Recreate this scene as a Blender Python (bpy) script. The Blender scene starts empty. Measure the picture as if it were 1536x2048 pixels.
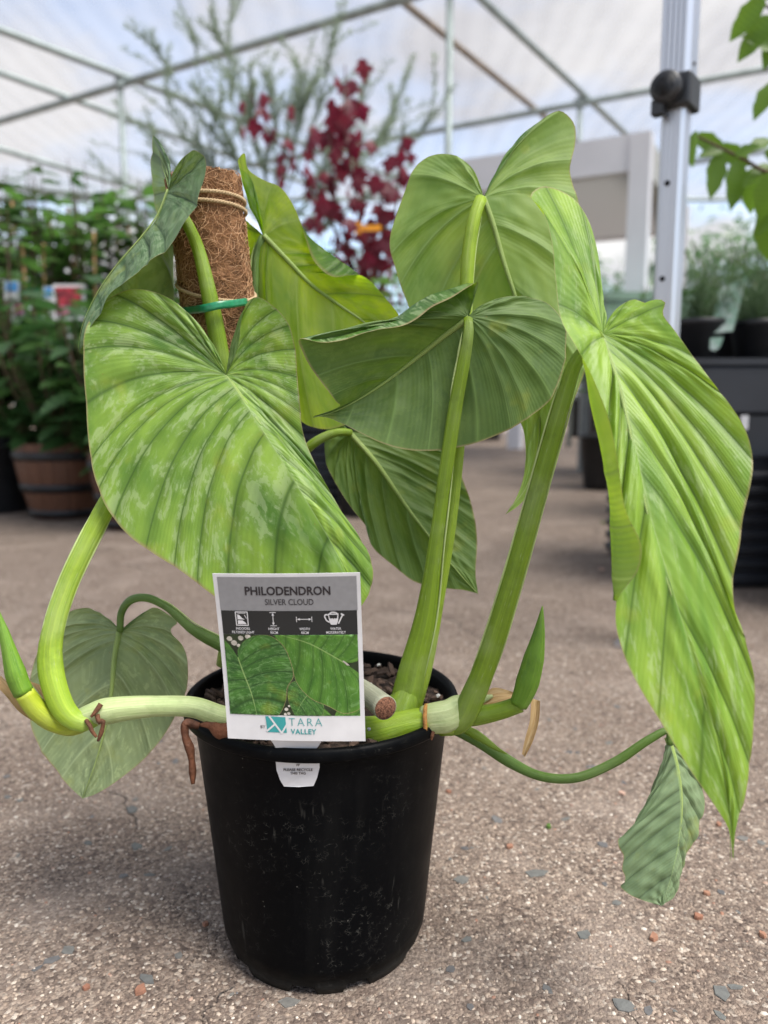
import bpy, bmesh, math, random
import numpy as np
from mathutils import Vector, Matrix, noise as mnoise

sc = bpy.context.scene
col = sc.collection
R = math.radians
rnd = random.Random(7)
rng = np.random.default_rng(11)

# ------------------------------------------------------------------ camera
F, PITCH, CY, CH = 1540.0, R(8.0), -0.548, 0.401
cam_d = bpy.data.cameras.new('camera')
cam = bpy.data.objects.new('camera', cam_d); col.objects.link(cam)
cam.location = (0, CY, CH)
cam.rotation_euler = (R(90) - PITCH, 0, 0)
cam_d.sensor_fit = 'VERTICAL'; cam_d.sensor_height = 36.0
cam_d.lens = F / 2048 * 36.0
cam_d.clip_start = 0.02; cam_d.clip_end = 1000
cam_d.dof.use_dof = True
cam_d.dof.focus_distance = 0.50
cam_d.dof.aperture_fstop = 5.2
sc.camera = cam

# ------------------------------------------------------------------ world, sun, exposure
SUN_EL, SUN_ROT = R(62), R(118)
w = bpy.data.worlds.new('World'); sc.world = w; w.use_nodes = True
nt = w.node_tree; nt.nodes.clear()
out = nt.nodes.new('ShaderNodeOutputWorld')
bgn = nt.nodes.new('ShaderNodeBackground'); bgn.inputs[1].default_value = 0.13
sky = nt.nodes.new('ShaderNodeTexSky'); sky.sky_type = 'NISHITA'; sky.sun_disc = False
sky.sun_elevation = SUN_EL; sky.sun_rotation = SUN_ROT
tc = nt.nodes.new('ShaderNodeTexCoord')
mp = nt.nodes.new('ShaderNodeMapping'); mp.inputs['Scale'].default_value = (1.4, 1.4, 3.6); mp.inputs['Location'].default_value = (0.35, 0.1, 0.2)
nz = nt.nodes.new('ShaderNodeTexNoise'); nz.inputs['Scale'].default_value = 2.1; nz.inputs['Detail'].default_value = 8; nz.inputs['Roughness'].default_value = 0.55
rp = nt.nodes.new('ShaderNodeValToRGB'); rp.color_ramp.elements[0].position = 0.40; rp.color_ramp.elements[1].position = 0.56
nz2 = nt.nodes.new('ShaderNodeTexNoise'); nz2.inputs['Scale'].default_value = 3.2; nz2.inputs['Detail'].default_value = 6
cr2 = nt.nodes.new('ShaderNodeValToRGB')
cr2.color_ramp.elements[0].position = 0.36; cr2.color_ramp.elements[0].color = (1.5, 1.53, 1.68, 1)
cr2.color_ramp.elements[1].position = 0.62; cr2.color_ramp.elements[1].color = (2.9, 2.88, 2.84, 1)
mx = nt.nodes.new('ShaderNodeMix'); mx.data_type = 'RGBA'
L = nt.links.new
L(tc.outputs['Generated'], mp.inputs[0]); L(mp.outputs[0], nz.inputs['Vector']); L(mp.outputs[0], nz2.inputs['Vector'])
L(nz.outputs[0], rp.inputs[0]); L(nz2.outputs[0], cr2.inputs[0])
L(rp.outputs[0], mx.inputs[0]); L(sky.outputs[0], mx.inputs[6]); L(cr2.outputs[0], mx.inputs[7])
L(mx.outputs[2], bgn.inputs[0]); L(bgn.outputs[0], out.inputs[0])
sun_d = bpy.data.lights.new('sun', 'SUN'); sun_d.energy = 4.9; sun_d.angle = R(36); sun_d.color = (1.0, 0.95, 0.88)
sun = bpy.data.objects.new('sun', sun_d); col.objects.link(sun)
sdir = Vector((math.sin(SUN_ROT) * math.cos(SUN_EL), math.cos(SUN_ROT) * math.cos(SUN_EL), math.sin(SUN_EL)))
sun.rotation_euler = sdir.to_track_quat('Z', 'Y').to_euler(); sun.location = sdir * 20
sc.view_settings.view_transform = 'Standard'; sc.view_settings.look = 'None'
sc.view_settings.exposure = 1.56; sc.view_settings.gamma = 1.0; sc.view_settings.use_curve_mapping = False
sc.render.engine = 'CYCLES'
sc.cycles.use_denoising = True
sc.cycles.max_bounces = 10; sc.cycles.transmission_bounces = 6; sc.cycles.transparent_max_bounces = 16
sc.cycles.diffuse_bounces = 5

# ------------------------------------------------------------------ pixel -> place helpers
cp, sp = math.cos(PITCH), math.sin(PITCH)
C = np.array([0, CY, CH]); RT = np.array([1.0, 0, 0]); FW = np.array([0, cp, -sp]); UP = np.array([0, sp, cp])
def ray(x, y): return RT * ((x - 768) / F) + UP * ((1024 - y) / F) + FW
def pt(x, y, z): return C + ray(x, y) * z
def onz(x, y, h=0.0):
    r = ray(x, y); return C + r * ((h - CH) / r[2])
def at(x, y, Y):
    r = ray(x, y); return C + r * ((Y - CY) / r[1])

# ------------------------------------------------------------------ object helpers
def tag(o, label=None, cat=None, group=None, kind=None):
    if label: o['label'] = label
    if cat: o['category'] = cat
    if group: o['group'] = group
    if kind: o['kind'] = kind
    return o
def empty(name, loc=(0, 0, 0), label=None, cat=None, group=None):
    o = bpy.data.objects.new(name, None); o.location = Vector([float(v) for v in loc]); o.empty_display_size = 0.05
    col.objects.link(o); return tag(o, label, cat, group)
def mesh_obj(name, V, Fc, mat, parent=None, smooth=True, uv=None):
    me = bpy.data.meshes.new(name)
    V = np.asarray(V, float)
    if parent is not None: V = V - np.array(parent_origin(parent))
    me.from_pydata(V.tolist(), [], [tuple(int(i) for i in f) for f in Fc]); me.update()
    if smooth: me.polygons.foreach_set('use_smooth', [True] * len(me.polygons))
    if uv is not None:
        lay = me.uv_layers.new(name='UVMap')
        li = np.zeros(len(me.loops), dtype=np.int32); me.loops.foreach_get('vertex_index', li)
        lay.data.foreach_set('uv', np.asarray(uv, float)[li].ravel())
    if mat: me.materials.append(mat)
    o = bpy.data.objects.new(name, me); col.objects.link(o)
    if parent is not None: o.parent = parent
    return o
def parent_origin(p):
    v = Vector((0, 0, 0))
    while p is not None:
        v = v + p.location; p = p.parent
    return v
def link_mesh(name, me, parent, loc, rot, scale):
    o = bpy.data.objects.new(name, me); col.objects.link(o); o.parent = parent
    o.location = loc; o.rotation_euler = rot; o.scale = scale if hasattr(scale, '__len__') else (scale,) * 3
    return o
class MB:
    def __init__(s): s.V = []; s.F = []; s.U = []; s.n = 0
    def add(s, V, Fc, uv=None):
        V = np.asarray(V, float); s.V.append(V); s.F += [tuple(i + s.n for i in f) for f in Fc]; s.n += len(V)
        s.U.append(np.asarray(uv, float) if uv is not None else np.zeros((len(V), 2)))
    def box(s, c, d, rz=0.0, taper=1.0):
        x, y, z = [v / 2 for v in d]; P = []
        for k, (sx, sy, sz) in enumerate([(-1,-1,-1),(1,-1,-1),(1,1,-1),(-1,1,-1),(-1,-1,1),(1,-1,1),(1,1,1),(-1,1,1)]):
            t = taper if sz < 0 else 1
            px, py = sx * x * t, sy * y * t
            P.append((c[0] + px * math.cos(rz) - py * math.sin(rz), c[1] + px * math.sin(rz) + py * math.cos(rz), c[2] + sz * z))
        s.add(P, [(0,3,2,1),(4,5,6,7),(0,1,5,4),(1,2,6,5),(2,3,7,6),(3,0,4,7)])
        return s
    def tube(s, *a, **k): s.add(*tube_geo(*a, **k)); return s
    def build(s, name, mat, parent=None, smooth=True, uv=False):
        return mesh_obj(name, np.vstack(s.V), s.F, mat, parent, smooth, np.vstack(s.U) if uv else None)

def catmull(P, n):
    """n points along a smooth curve through P, even in arc length"""
    P = np.asarray(P, float)
    if len(P) == 2: return P[0] + (P[1] - P[0]) * np.linspace(0, 1, n)[:, None]
    Q = np.vstack([2 * P[0] - P[1], P, 2 * P[-1] - P[-2]])
    out = []
    for i in range(1, len(Q) - 2):
        p0, p1, p2, p3 = Q[i - 1:i + 3]
        d = [max(np.linalg.norm(b - a), 1e-9) ** 0.5 for a, b in ((p0, p1), (p1, p2), (p2, p3))]
        t0, t1 = 0, d[0]; t2 = t1 + d[1]; t3 = t2 + d[2]
        t = np.linspace(t1, t2, 14, endpoint=(i == len(Q) - 3))[:, None]
        A1 = (t1 - t) / (t1 - t0) * p0 + (t - t0) / (t1 - t0) * p1
        A2 = (t2 - t) / (t2 - t1) * p1 + (t - t1) / (t2 - t1) * p2
        A3 = (t3 - t) / (t3 - t2) * p2 + (t - t2) / (t3 - t2) * p3
        B1 = (t2 - t) / (t2 - t0) * A1 + (t - t0) / (t2 - t0) * A2
        B2 = (t3 - t) / (t3 - t1) * A2 + (t - t1) / (t3 - t1) * A3
        out.append((t2 - t) / (t2 - t1) * B1 + (t - t1) / (t2 - t1) * B2)
    D = np.vstack(out)
    s = np.concatenate([[0], np.cumsum(np.linalg.norm(np.diff(D, axis=0), axis=1))]); s /= s[-1]
    u = np.linspace(0, 1, n)
    return np.stack([np.interp(u, s, D[:, k]) for k in range(3)], -1)
def pix(L):
    """[(x, y, depth) or (x, y)] -> world points; a missing depth is filled in between its neighbours"""
    xy = np.array([p[:2] for p in L], float)
    s = np.concatenate([[0], np.cumsum(np.linalg.norm(np.diff(xy, axis=0), axis=1))])
    k = [i for i, p in enumerate(L) if len(p) > 2]
    z = np.interp(s, s[k], [L[i][2] for i in k])
    return np.array([pt(xy[i, 0], xy[i, 1], z[i]) for i in range(len(L))])
def tube_geo(P, rad, n=None, seg=10, flat=1.0, up=None, caps=True, ridge=0.0, raw=False):
    P = np.asarray(P, float)
    n = n or max(2, len(P) * 5)
    if not raw: Q = catmull(P, n) if len(P) > 1 else P
    else: Q = P; n = len(P)
    rad = np.asarray(rad if hasattr(rad, '__len__') else [rad, rad], float)
    r = np.interp(np.linspace(0, 1, n), np.linspace(0, 1, len(rad)), rad)
    T = np.gradient(Q, axis=0); T /= np.linalg.norm(T, axis=1)[:, None] + 1e-12
    u = np.array(up if up is not None else (0.13, -0.9, 0.3), float)
    V = []
    a = np.linspace(0, 2 * np.pi, seg, endpoint=False)
    prev = u
    for i in range(n):
        b = prev - T[i] * prev.dot(T[i])
        if np.linalg.norm(b) < 1e-6: b = np.cross(T[i], (1, 0, 0.2))
        b /= np.linalg.norm(b); c = np.cross(T[i], b); prev = b
        rr = r[i] * (1 + ridge * np.cos(a * 5))
        V.append(Q[i] + np.outer(np.cos(a) * rr * flat, b) + np.outer(np.sin(a) * rr, c))
    V = np.vstack(V); Fc = []
    for i in range(n - 1):
        for j in range(seg):
            k = (j + 1) % seg
            Fc.append((i * seg + j, i * seg + k, (i + 1) * seg + k, (i + 1) * seg + j))
    if caps:
        Fc.append(tuple(range(seg))[::-1]); Fc.append(tuple((n - 1) * seg + j for j in range(seg)))
    uv = np.stack([np.tile(np.arange(seg) / seg, n), np.repeat(np.linspace(0, 1, n), seg)], -1)
    return V, Fc, uv
def tube(name, P, rad, mat, parent, **k):
    V, Fc, uv = tube_geo(P, rad, **k); return mesh_obj(name, V, Fc, mat, parent, True, uv)
def lathe(prof, n=64, c=(0, 0, 0), a0=0.0):
    V = []; Fc = []
    for i in range(n):
        a = a0 + 2 * np.pi * i / n
        for r, z in prof: V.append((c[0] + r * math.cos(a), c[1] + r * math.sin(a), c[2] + z))
    m = len(prof)
    for i in range(n):
        k = (i + 1) % n
        for j in range(m - 1): Fc.append((i * m + j, k * m + j, k * m + j + 1, i * m + j + 1))
    return V, Fc

# ------------------------------------------------------------------ materials
class NT:
    def __init__(s, name):
        s.m = bpy.data.materials.new(name); s.m.use_nodes = True; s.t = s.m.node_tree; s.t.nodes.clear()
        s.o = s.n('OutputMaterial')
    def n(s, typ, **k):
        nd = s.t.nodes.new('ShaderNode' + typ)
        for a, v in k.items(): setattr(nd, a, v)
        return nd
    def l(s, a, b): s.t.links.new(a, b)
    def setin(s, sock, v):
        if isinstance(v, bpy.types.NodeSocket): s.l(v, sock)
        elif hasattr(v, '__len__') and len(v) == 3 and sock.type == 'RGBA': sock.default_value = (*v, 1)
        else: sock.default_value = v
    def math(s, op, a, b=0.0, c=0.0, clamp=False):
        nd = s.n('Math', operation=op, use_clamp=clamp)
        for i, v in enumerate((a, b, c)): s.setin(nd.inputs[i], v)
        return nd.outputs[0]
    def rng(s, v, a, b, c=0.0, d=1.0):
        nd = s.n('MapRange'); nd.clamp = True
        for i, x in enumerate((v, a, b, c, d)): s.setin(nd.inputs[i], x)
        return nd.outputs[0]
    def mix(s, f, a, b, mode='MIX'):
        nd = s.n('Mix', data_type='RGBA', blend_type=mode)
        s.setin(nd.inputs[0], f); s.setin(nd.inputs[6], a); s.setin(nd.inputs[7], b); return nd.outputs[2]
    def noise(s, vec, scale, detail=3.0, rough=0.5, dist=0.0):
        nd = s.n('TexNoise'); nd.inputs['Scale'].default_value = scale; nd.inputs['Detail'].default_value = detail
        nd.inputs['Roughness'].default_value = rough; nd.inputs['Distortion'].default_value = dist
        if vec is not None: s.l(vec, nd.inputs['Vector'])
        return nd.outputs[0]
    def voro(s, vec, scale, feature='F1', out='Distance', rand=1.0):
        nd = s.n('TexVoronoi', feature=feature); nd.inputs['Scale'].default_value = scale
        nd.inputs['Randomness'].default_value = rand
        if vec is not None: s.l(vec, nd.inputs['Vector'])
        return nd.outputs[out]
    def comb(s, x, y, z):
        nd = s.n('CombineXYZ')
        for i, v in enumerate((x, y, z)): s.setin(nd.inputs[i], v)
        return nd.outputs[0]
    def sep(s, v):
        nd = s.n('SeparateXYZ'); s.l(v, nd.inputs[0]); return nd.outputs
    def ramp(s, f, stops, interp='LINEAR'):
        nd = s.n('ValToRGB'); cr = nd.color_ramp; cr.interpolation = interp
        while len(cr.elements) < len(stops): cr.elements.new(0.5)
        for e, (p, c) in zip(cr.elements, stops): e.position = p; e.color = (*c, 1)
        s.l(f, nd.inputs[0]); return nd.outputs[0]
    def bump(s, h, strength=0.3, dist=0.002):
        nd = s.n('Bump'); nd.inputs['Strength'].default_value = strength; nd.inputs['Distance'].default_value = dist
        s.l(h, nd.inputs['Height']); return nd.outputs[0]
    def bsdf(s, color, rough=0.5, spec=0.5, normal=None, metal=0.0, **k):
        b = s.n('BsdfPrincipled'); s.setin(b.inputs['Base Color'], color); s.setin(b.inputs['Roughness'], rough)
        s.setin(b.inputs['Specular IOR Level'], spec); s.setin(b.inputs['Metallic'], metal)
        if normal is not None: s.l(normal, b.inputs['Normal'])
        for a, v in k.items(): s.setin(b.inputs[a], v)
        return b.outputs[0]
    def mixsh(s, f, a, b):
        nd = s.n('MixShader'); s.setin(nd.inputs[0], f); s.l(a, nd.inputs[1]); s.l(b, nd.inputs[2]); return nd.outputs[0]
    def transl(s, c, normal=None):
        nd = s.n('BsdfTranslucent'); s.setin(nd.inputs[0], c)
        if normal is not None: s.l(normal, nd.inputs['Normal'])
        return nd.outputs[0]
    def done(s, sh): s.l(sh, s.o.inputs[0]); return s.m
    def obj(s): return s.n('TexCoord').outputs['Object']
    def gen(s): return s.n('TexCoord').outputs['Generated']
    def uv(s): return s.n('TexCoord').outputs['UV']
    def rand(s): return s.n('ObjectInfo').outputs['Random']
    def pos(s): return s.n('NewGeometry').outputs['Position']

def plain(name, color, rough=0.5, spec=0.5, var=0.12, scale=40, bump=0.0, metal=0.0):
    m = NT(name); v = m.obj(); nz = m.noise(v, scale, 4)
    c2 = tuple(x * (1 - 2.2 * var) for x in color); c1 = tuple(min(1, x * (1 + 1.2 * var)) for x in color)
    c = m.ramp(nz, [(0.3, c2), (0.7, c1)])
    nm = m.bump(m.noise(v, scale * 5, 3), bump, 0.002) if bump else None
    return m.done(m.bsdf(c, rough, spec, nm, metal))

def leaf_mat(name, top=((0.075, 0.175, 0.020), (0.27, 0.43, 0.060)), silver=(0.54, 0.65, 0.37), under=((0.085, 0.15, 0.045), (0.15, 0.225, 0.07)),
             trans=((0.10, 0.26, 0.006), (0.36, 0.52, 0.012)), patch=0.535, nv=17, tmix=0.40, yellow=0.0, rough=0.44, upatch=0.35):
    m = NT(name); uvs = m.sep(m.uv()); U, V = uvs[0], uvs[1]
    t = m.math('FRACT', U); r = m.rand(); rz = m.math('MULTIPLY', r, 60.0)
    ob = m.pos()
    x = m.math('MULTIPLY', m.math('SUBTRACT', t, 0.005), float(nv) / 0.985); d = m.math('PINGPONG', x, 0.5)
    wob = m.math('MULTIPLY_ADD', m.noise(ob, 30, 2), 0.05, 0.02)
    vein = m.rng(d, 0.0, wob, 1.0, 0.0)
    vein_shade = m.rng(d, 0.0, 0.28, 1.0, 0.0)  # darker leaf tone beside the veins, with pleat shade put into the colour
    # silvery patches: blocky islands drawn out along the veins
    pv = m.comb(m.math('MULTIPLY', U, 44.0), m.math('MULTIPLY', V, 7.5), rz)
    pn = m.noise(pv, 1.0, 4.5, 0.62, 0.4)
    pv2 = m.comb(m.math('MULTIPLY', U, 170.0), m.math('MULTIPLY', V, 34.0), rz)
    fine = m.noise(pv2, 1.0, 2, 0.5)
    pn = m.math('ADD', pn, m.math('MULTIPLY_ADD', fine, 0.16, -0.08))
    pa = m.math('MULTIPLY_ADD', m.rng(pn, patch, patch + 0.026, 0.0, 1.0), 0.75, m.math('MULTIPLY', m.rng(pn, patch - 0.06, patch - 0.05, 0.0, 1.0), 0.25))
    pa = m.math('MULTIPLY', pa, m.rng(d, 0.02, 0.08, 0.25, 1.0))
    pa = m.math('MULTIPLY', pa, m.rng(m.noise(ob, 9, 1), 0.34, 0.5, 0.25, 1.0))
    tone = m.rng(m.noise(m.comb(m.math('MULTIPLY', U, 9.0), m.math('MULTIPLY', V, 2.2), rz), 1.0, 3, 0.55), 0.3, 0.7)
    ctop = m.mix(tone, top[0], top[1])
    ctop = m.mix(m.math('MULTIPLY', vein_shade, 0.55), ctop, tuple(v * 0.62 for v in top[0]))
    ctop = m.mix(m.math('MULTIPLY', pa, 0.30), ctop, silver)
    ctop = m.mix(m.math('MULTIPLY', vein, 0.6), ctop, tuple(v * 0.55 for v in top[0]))
    mid = m.rng(V, 0.0, 0.022, 1.0, 0.0)
    ctop = m.mix(m.math('MULTIPLY', mid, 0.7), ctop, (0.30, 0.42, 0.15))
    fv = m.n('TexWave', wave_type='BANDS', bands_direction='X')
    m.l(m.comb(U, m.math('MULTIPLY', V, 0.02), 0.0), fv.inputs[0]); fv.inputs['Scale'].default_value = nv * 2.6; fv.inputs['Distortion'].default_value = 0.6
    cun = m.mix(tone, under[0], under[1])
    cun = m.mix(m.math('MULTIPLY', fv.outputs['Fac'], 0.22), cun, tuple(v * 0.6 for v in under[0]))
    cun = m.mix(m.math('MULTIPLY', pa, upatch * 0.5), cun, tuple(min(1, v * 1.5) for v in under[1]))
    cun = m.mix(m.math('MULTIPLY', vein, 0.55), cun, tuple(min(1, v * 1.75) for v in under[1]))
    yl = m.rng(m.noise(ob, 34, 3, 0.6), 0.60, 0.74, 0.0, 0.35 + yellow)
    ctop = m.mix(yl, ctop, (0.34, 0.36, 0.03)); cun = m.mix(yl, cun, (0.33, 0.34, 0.04))
    sp = m.rng(m.voro(ob, 95), 0.035, 0.055, 1.0, 0.0)
    sp = m.math('MULTIPLY', sp, m.rng(m.noise(ob, 22, 1), 0.56, 0.6))
    mar = m.rng(V, 0.984, 0.997, 0.0, 0.85)
    marc = m.mix(m.noise(ob, 60, 2), (0.36, 0.33, 0.16), (0.20, 0.10, 0.06))
    back = m.n('NewGeometry').outputs['Backfacing']
    c = m.mix(back, ctop, cun); c = m.mix(m.math('MULTIPLY', sp, 0.5), c, (0.25, 0.12, 0.03)); c = m.mix(mar, c, marc)
    h = m.math('ADD', m.math('MULTIPLY', fv.outputs['Fac'], 0.5), m.math('MULTIPLY', m.noise(ob, 420, 2), 0.5))
    h = m.math('SUBTRACT', h, m.math('MULTIPLY', vein, 1.2))
    nm = m.bump(h, 0.16, 0.0012)
    rg = m.math('MULTIPLY_ADD', back, 0.16, rough); rg = m.math('MULTIPLY_ADD', pa, 0.07, rg)
    b = m.bsdf(c, rg, 0.42, nm)
    ct = m.mix(tone, trans[0], trans[1]); ct = m.mix(m.math('MULTIPLY', vein_shade, 0.55), ct, tuple(v * 0.55 for v in trans[0]))
    ct = m.mix(m.math('MULTIPLY', pa, 0.30), ct, (0.34, 0.46, 0.10))
    ct = m.mix(m.math('MULTIPLY', vein, 0.8), ct, tuple(v * 0.35 for v in trans[0]))
    return m.done(m.mixsh(tmix, b, m.transl(ct, nm)))

def stalk_mat(name, a, b, pale=(0.34, 0.40, 0.20), rough=0.44, trans=0.12):
    m = NT(name); ob = m.pos(); uvs = m.sep(m.uv())
    st = m.noise(m.comb(m.math('MULTIPLY', m.math('PINGPONG', uvs[0], 0.5), 44.0), m.math('MULTIPLY', uvs[1], 3.5), m.rand()), 1.0, 4, 0.65)
    c = m.mix(m.rng(st, 0.3, 0.7), a, b)
    fl = m.rng(m.noise(m.comb(m.math('MULTIPLY', uvs[0], 60.0), m.math('MULTIPLY', uvs[1], 34.0), 3.0), 1.0, 1), 0.70, 0.74)
    c = m.mix(m.math('MULTIPLY', fl, 0.6), c, pale)
    c = m.mix(m.rng(m.noise(ob, 25, 3), 0.5, 0.75, 0, 0.35), c, pale)
    c = m.mix(m.rng(m.noise(ob, 60, 4, 0.7), 0.52, 0.75, 0, 0.5), c, tuple(v * 0.55 for v in a))
    sc2 = m.rng(m.voro(ob, 130), 0.03, 0.07, 1, 0); c = m.mix(m.math('MULTIPLY', sc2, 0.45), c, (0.22, 0.15, 0.05))
    nm = m.bump(m.math('ADD', st, m.math('MULTIPLY', m.noise(ob, 260, 3), 0.4)), 0.5, 0.0015)
    return m.done(m.mixsh(trans, m.bsdf(c, rough, 0.45, nm), m.transl(tuple(min(1, v * 1.6) for v in b))))

M = {}
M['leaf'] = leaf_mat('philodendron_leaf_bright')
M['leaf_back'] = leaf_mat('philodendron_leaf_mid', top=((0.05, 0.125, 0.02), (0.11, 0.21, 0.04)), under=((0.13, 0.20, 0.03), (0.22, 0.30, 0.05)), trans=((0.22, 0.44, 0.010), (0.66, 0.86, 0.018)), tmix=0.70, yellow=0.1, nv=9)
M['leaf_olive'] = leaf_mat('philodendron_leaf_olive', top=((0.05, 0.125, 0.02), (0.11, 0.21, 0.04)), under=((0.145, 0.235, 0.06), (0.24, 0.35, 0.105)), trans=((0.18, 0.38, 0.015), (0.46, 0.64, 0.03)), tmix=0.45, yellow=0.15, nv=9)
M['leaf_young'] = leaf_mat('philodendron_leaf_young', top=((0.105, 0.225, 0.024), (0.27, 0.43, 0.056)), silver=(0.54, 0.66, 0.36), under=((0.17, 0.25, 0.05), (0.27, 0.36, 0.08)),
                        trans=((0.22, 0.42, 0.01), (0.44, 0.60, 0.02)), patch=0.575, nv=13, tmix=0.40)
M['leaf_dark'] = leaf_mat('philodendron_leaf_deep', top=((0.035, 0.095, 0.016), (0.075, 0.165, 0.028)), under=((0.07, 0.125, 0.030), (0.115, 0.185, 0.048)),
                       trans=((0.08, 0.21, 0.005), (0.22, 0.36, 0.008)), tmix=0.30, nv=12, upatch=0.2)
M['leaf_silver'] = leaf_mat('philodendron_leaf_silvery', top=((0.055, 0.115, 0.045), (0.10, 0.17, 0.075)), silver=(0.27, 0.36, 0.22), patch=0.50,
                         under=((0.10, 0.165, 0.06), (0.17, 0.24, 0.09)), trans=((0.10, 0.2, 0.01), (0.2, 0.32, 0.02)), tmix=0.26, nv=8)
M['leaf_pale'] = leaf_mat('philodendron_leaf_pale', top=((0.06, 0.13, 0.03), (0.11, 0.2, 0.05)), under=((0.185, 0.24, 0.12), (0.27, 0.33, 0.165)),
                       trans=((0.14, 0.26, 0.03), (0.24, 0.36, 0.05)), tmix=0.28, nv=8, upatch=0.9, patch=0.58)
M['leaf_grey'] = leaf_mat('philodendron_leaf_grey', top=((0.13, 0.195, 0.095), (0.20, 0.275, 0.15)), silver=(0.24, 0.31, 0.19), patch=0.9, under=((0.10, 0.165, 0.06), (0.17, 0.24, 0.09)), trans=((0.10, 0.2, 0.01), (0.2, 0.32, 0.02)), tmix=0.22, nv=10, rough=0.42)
M['stalk'] = stalk_mat('petiole_green', (0.12, 0.20, 0.008), (0.20, 0.31, 0.014))
M['stalk_lime'] = stalk_mat('petiole_lime', (0.18, 0.30, 0.014), (0.31, 0.43, 0.03))
M['stalk_dark'] = stalk_mat('petiole_dark', (0.06, 0.13, 0.02), (0.12, 0.21, 0.03), pale=(0.22, 0.3, 0.12))
M['stalk_pale'] = stalk_mat('stem_pale', (0.30, 0.40, 0.15), (0.46, 0.52, 0.26), pale=(0.52, 0.54, 0.32))
M['spear'] = stalk_mat('spear_green', (0.08, 0.19, 0.012), (0.16, 0.30, 0.02))
M['spear_base'] = stalk_mat('spear_yellow', (0.26, 0.35, 0.012), (0.40, 0.45, 0.03))
M['edge'] = plain('sheath_edge_pale', (0.34, 0.42, 0.16), 0.5)
M['midrib'] = stalk_mat('midrib', (0.22, 0.32, 0.08), (0.32, 0.42, 0.12))
M['root'] = plain('aerial_root', (0.12, 0.05, 0.024), 0.75, 0.3, 0.25, 120, 0.5)
M['root_dry'] = plain('dry_root', (0.10, 0.036, 0.016), 0.7, 0.3, 0.3, 90, 0.5)

# ------------------------------------------------------------------ setting: ground
def ground_mat():
    m = NT('exposed_aggregate_concrete'); p = m.pos()
    warp = m.n('VectorMath', operation='MULTIPLY_ADD'); m.l(p, warp.inputs[0]); warp.inputs[1].default_value = (1, 1, 0)
    nzc = m.n('TexNoise'); nzc.inputs['Scale'].default_value = 160; m.l(p, nzc.inputs['Vector'])
    sc_ = m.n('VectorMath', operation='SCALE'); m.l(nzc.outputs['Color'], sc_.inputs[0]); sc_.inputs['Scale'].default_value = 0.003; m.l(sc_.outputs[0], warp.inputs[2])
    q = warp.outputs[0]
    c1 = m.sep(m.voro(q, 330, out='Color'))[0]; d1 = m.voro(q, 330)
    c2 = m.sep(m.voro(q, 520, out='Color'))[1]
    gr = m.ramp(c1, [(0.0, (0.036, 0.025, 0.020)), (0.25, (0.097, 0.070, 0.055)), (0.5, (0.180, 0.133, 0.104)), (0.72, (0.266, 0.204, 0.159)), (0.88, (0.373, 0.304, 0.243)), (0.97, (0.532, 0.473, 0.402))])
    fi = m.ramp(c2, [(0.0, (0.047, 0.034, 0.027)), (0.5, (0.172, 0.131, 0.104)), (1.0, (0.346, 0.277, 0.217))])
    c = m.mix(m.rng(m.noise(p, 70, 2), 0.4, 0.6, 0.15, 0.85), gr, fi)
    c = m.mix(m.rng(d1, 0.45, 0.8, 0, 0.45), c, (0.108, 0.084, 0.070))
    st = m.noise(p, 2.6, 5, 0.62)
    c = m.mix(m.rng(st, 0.35, 0.66, 0.0, 0.26), c, (0.122, 0.090, 0.078))
    c = m.mix(m.rng(m.noise(p, 9, 4), 0.5, 0.72, 0.0, 0.30), c, (0.373, 0.310, 0.262))
    h = m.math('ADD', m.math('MULTIPLY', m.math('SUBTRACT', 1.0, d1), 0.7), m.math('MULTIPLY', m.noise(p, 900, 3), 0.5))
    cw_ = m.n('VectorMath', operation='MULTIPLY_ADD'); nc_ = m.n('TexNoise'); nc_.inputs['Scale'].default_value = 14; nc_.inputs['Detail'].default_value = 5; m.l(p, nc_.inputs['Vector'])
    m.l(nc_.outputs['Color'], cw_.inputs[0]); cw_.inputs[1].default_value = (0.10, 0.10, 0.0); of_ = m.n('VectorMath', operation='ADD'); m.l(p, of_.inputs[0]); of_.inputs[1].default_value = (0.17, 0.23, 0.0); m.l(of_.outputs[0], cw_.inputs[2])
    ck = m.rng(m.voro(cw_.outputs[0], 2.3, 'DISTANCE_TO_EDGE'), 0.0, 0.006, 1.0, 0.0); ck = m.math('MULTIPLY', ck, m.rng(m.noise(p, 1.7, 2), 0.50, 0.60))
    c = m.mix(m.math('MULTIPLY', ck, 0.5), c, (0.035, 0.027, 0.022)); h = m.math('SUBTRACT', h, m.math('MULTIPLY', ck, 2.0))
    c = m.mix(m.rng(m.noise(p, 5.5, 6, 0.7), 0.56, 0.74, 0.0, 0.26), c, (0.075, 0.06, 0.052))
    nm = m.bump(h, 1.0, 0.0022)
    return m.done(m.bsdf(c, 0.85, 0.3, nm))
M['ground'] = ground_mat()
g = mesh_obj('ground', [(-150, -60, 0), (150, -60, 0), (150, 240, 0), (-150, 240, 0)], [(0, 1, 2, 3)], M['ground'], None, False)
tag(g, 'brown exposed aggregate concrete paving under the potted plant', 'ground', kind='structure')

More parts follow.
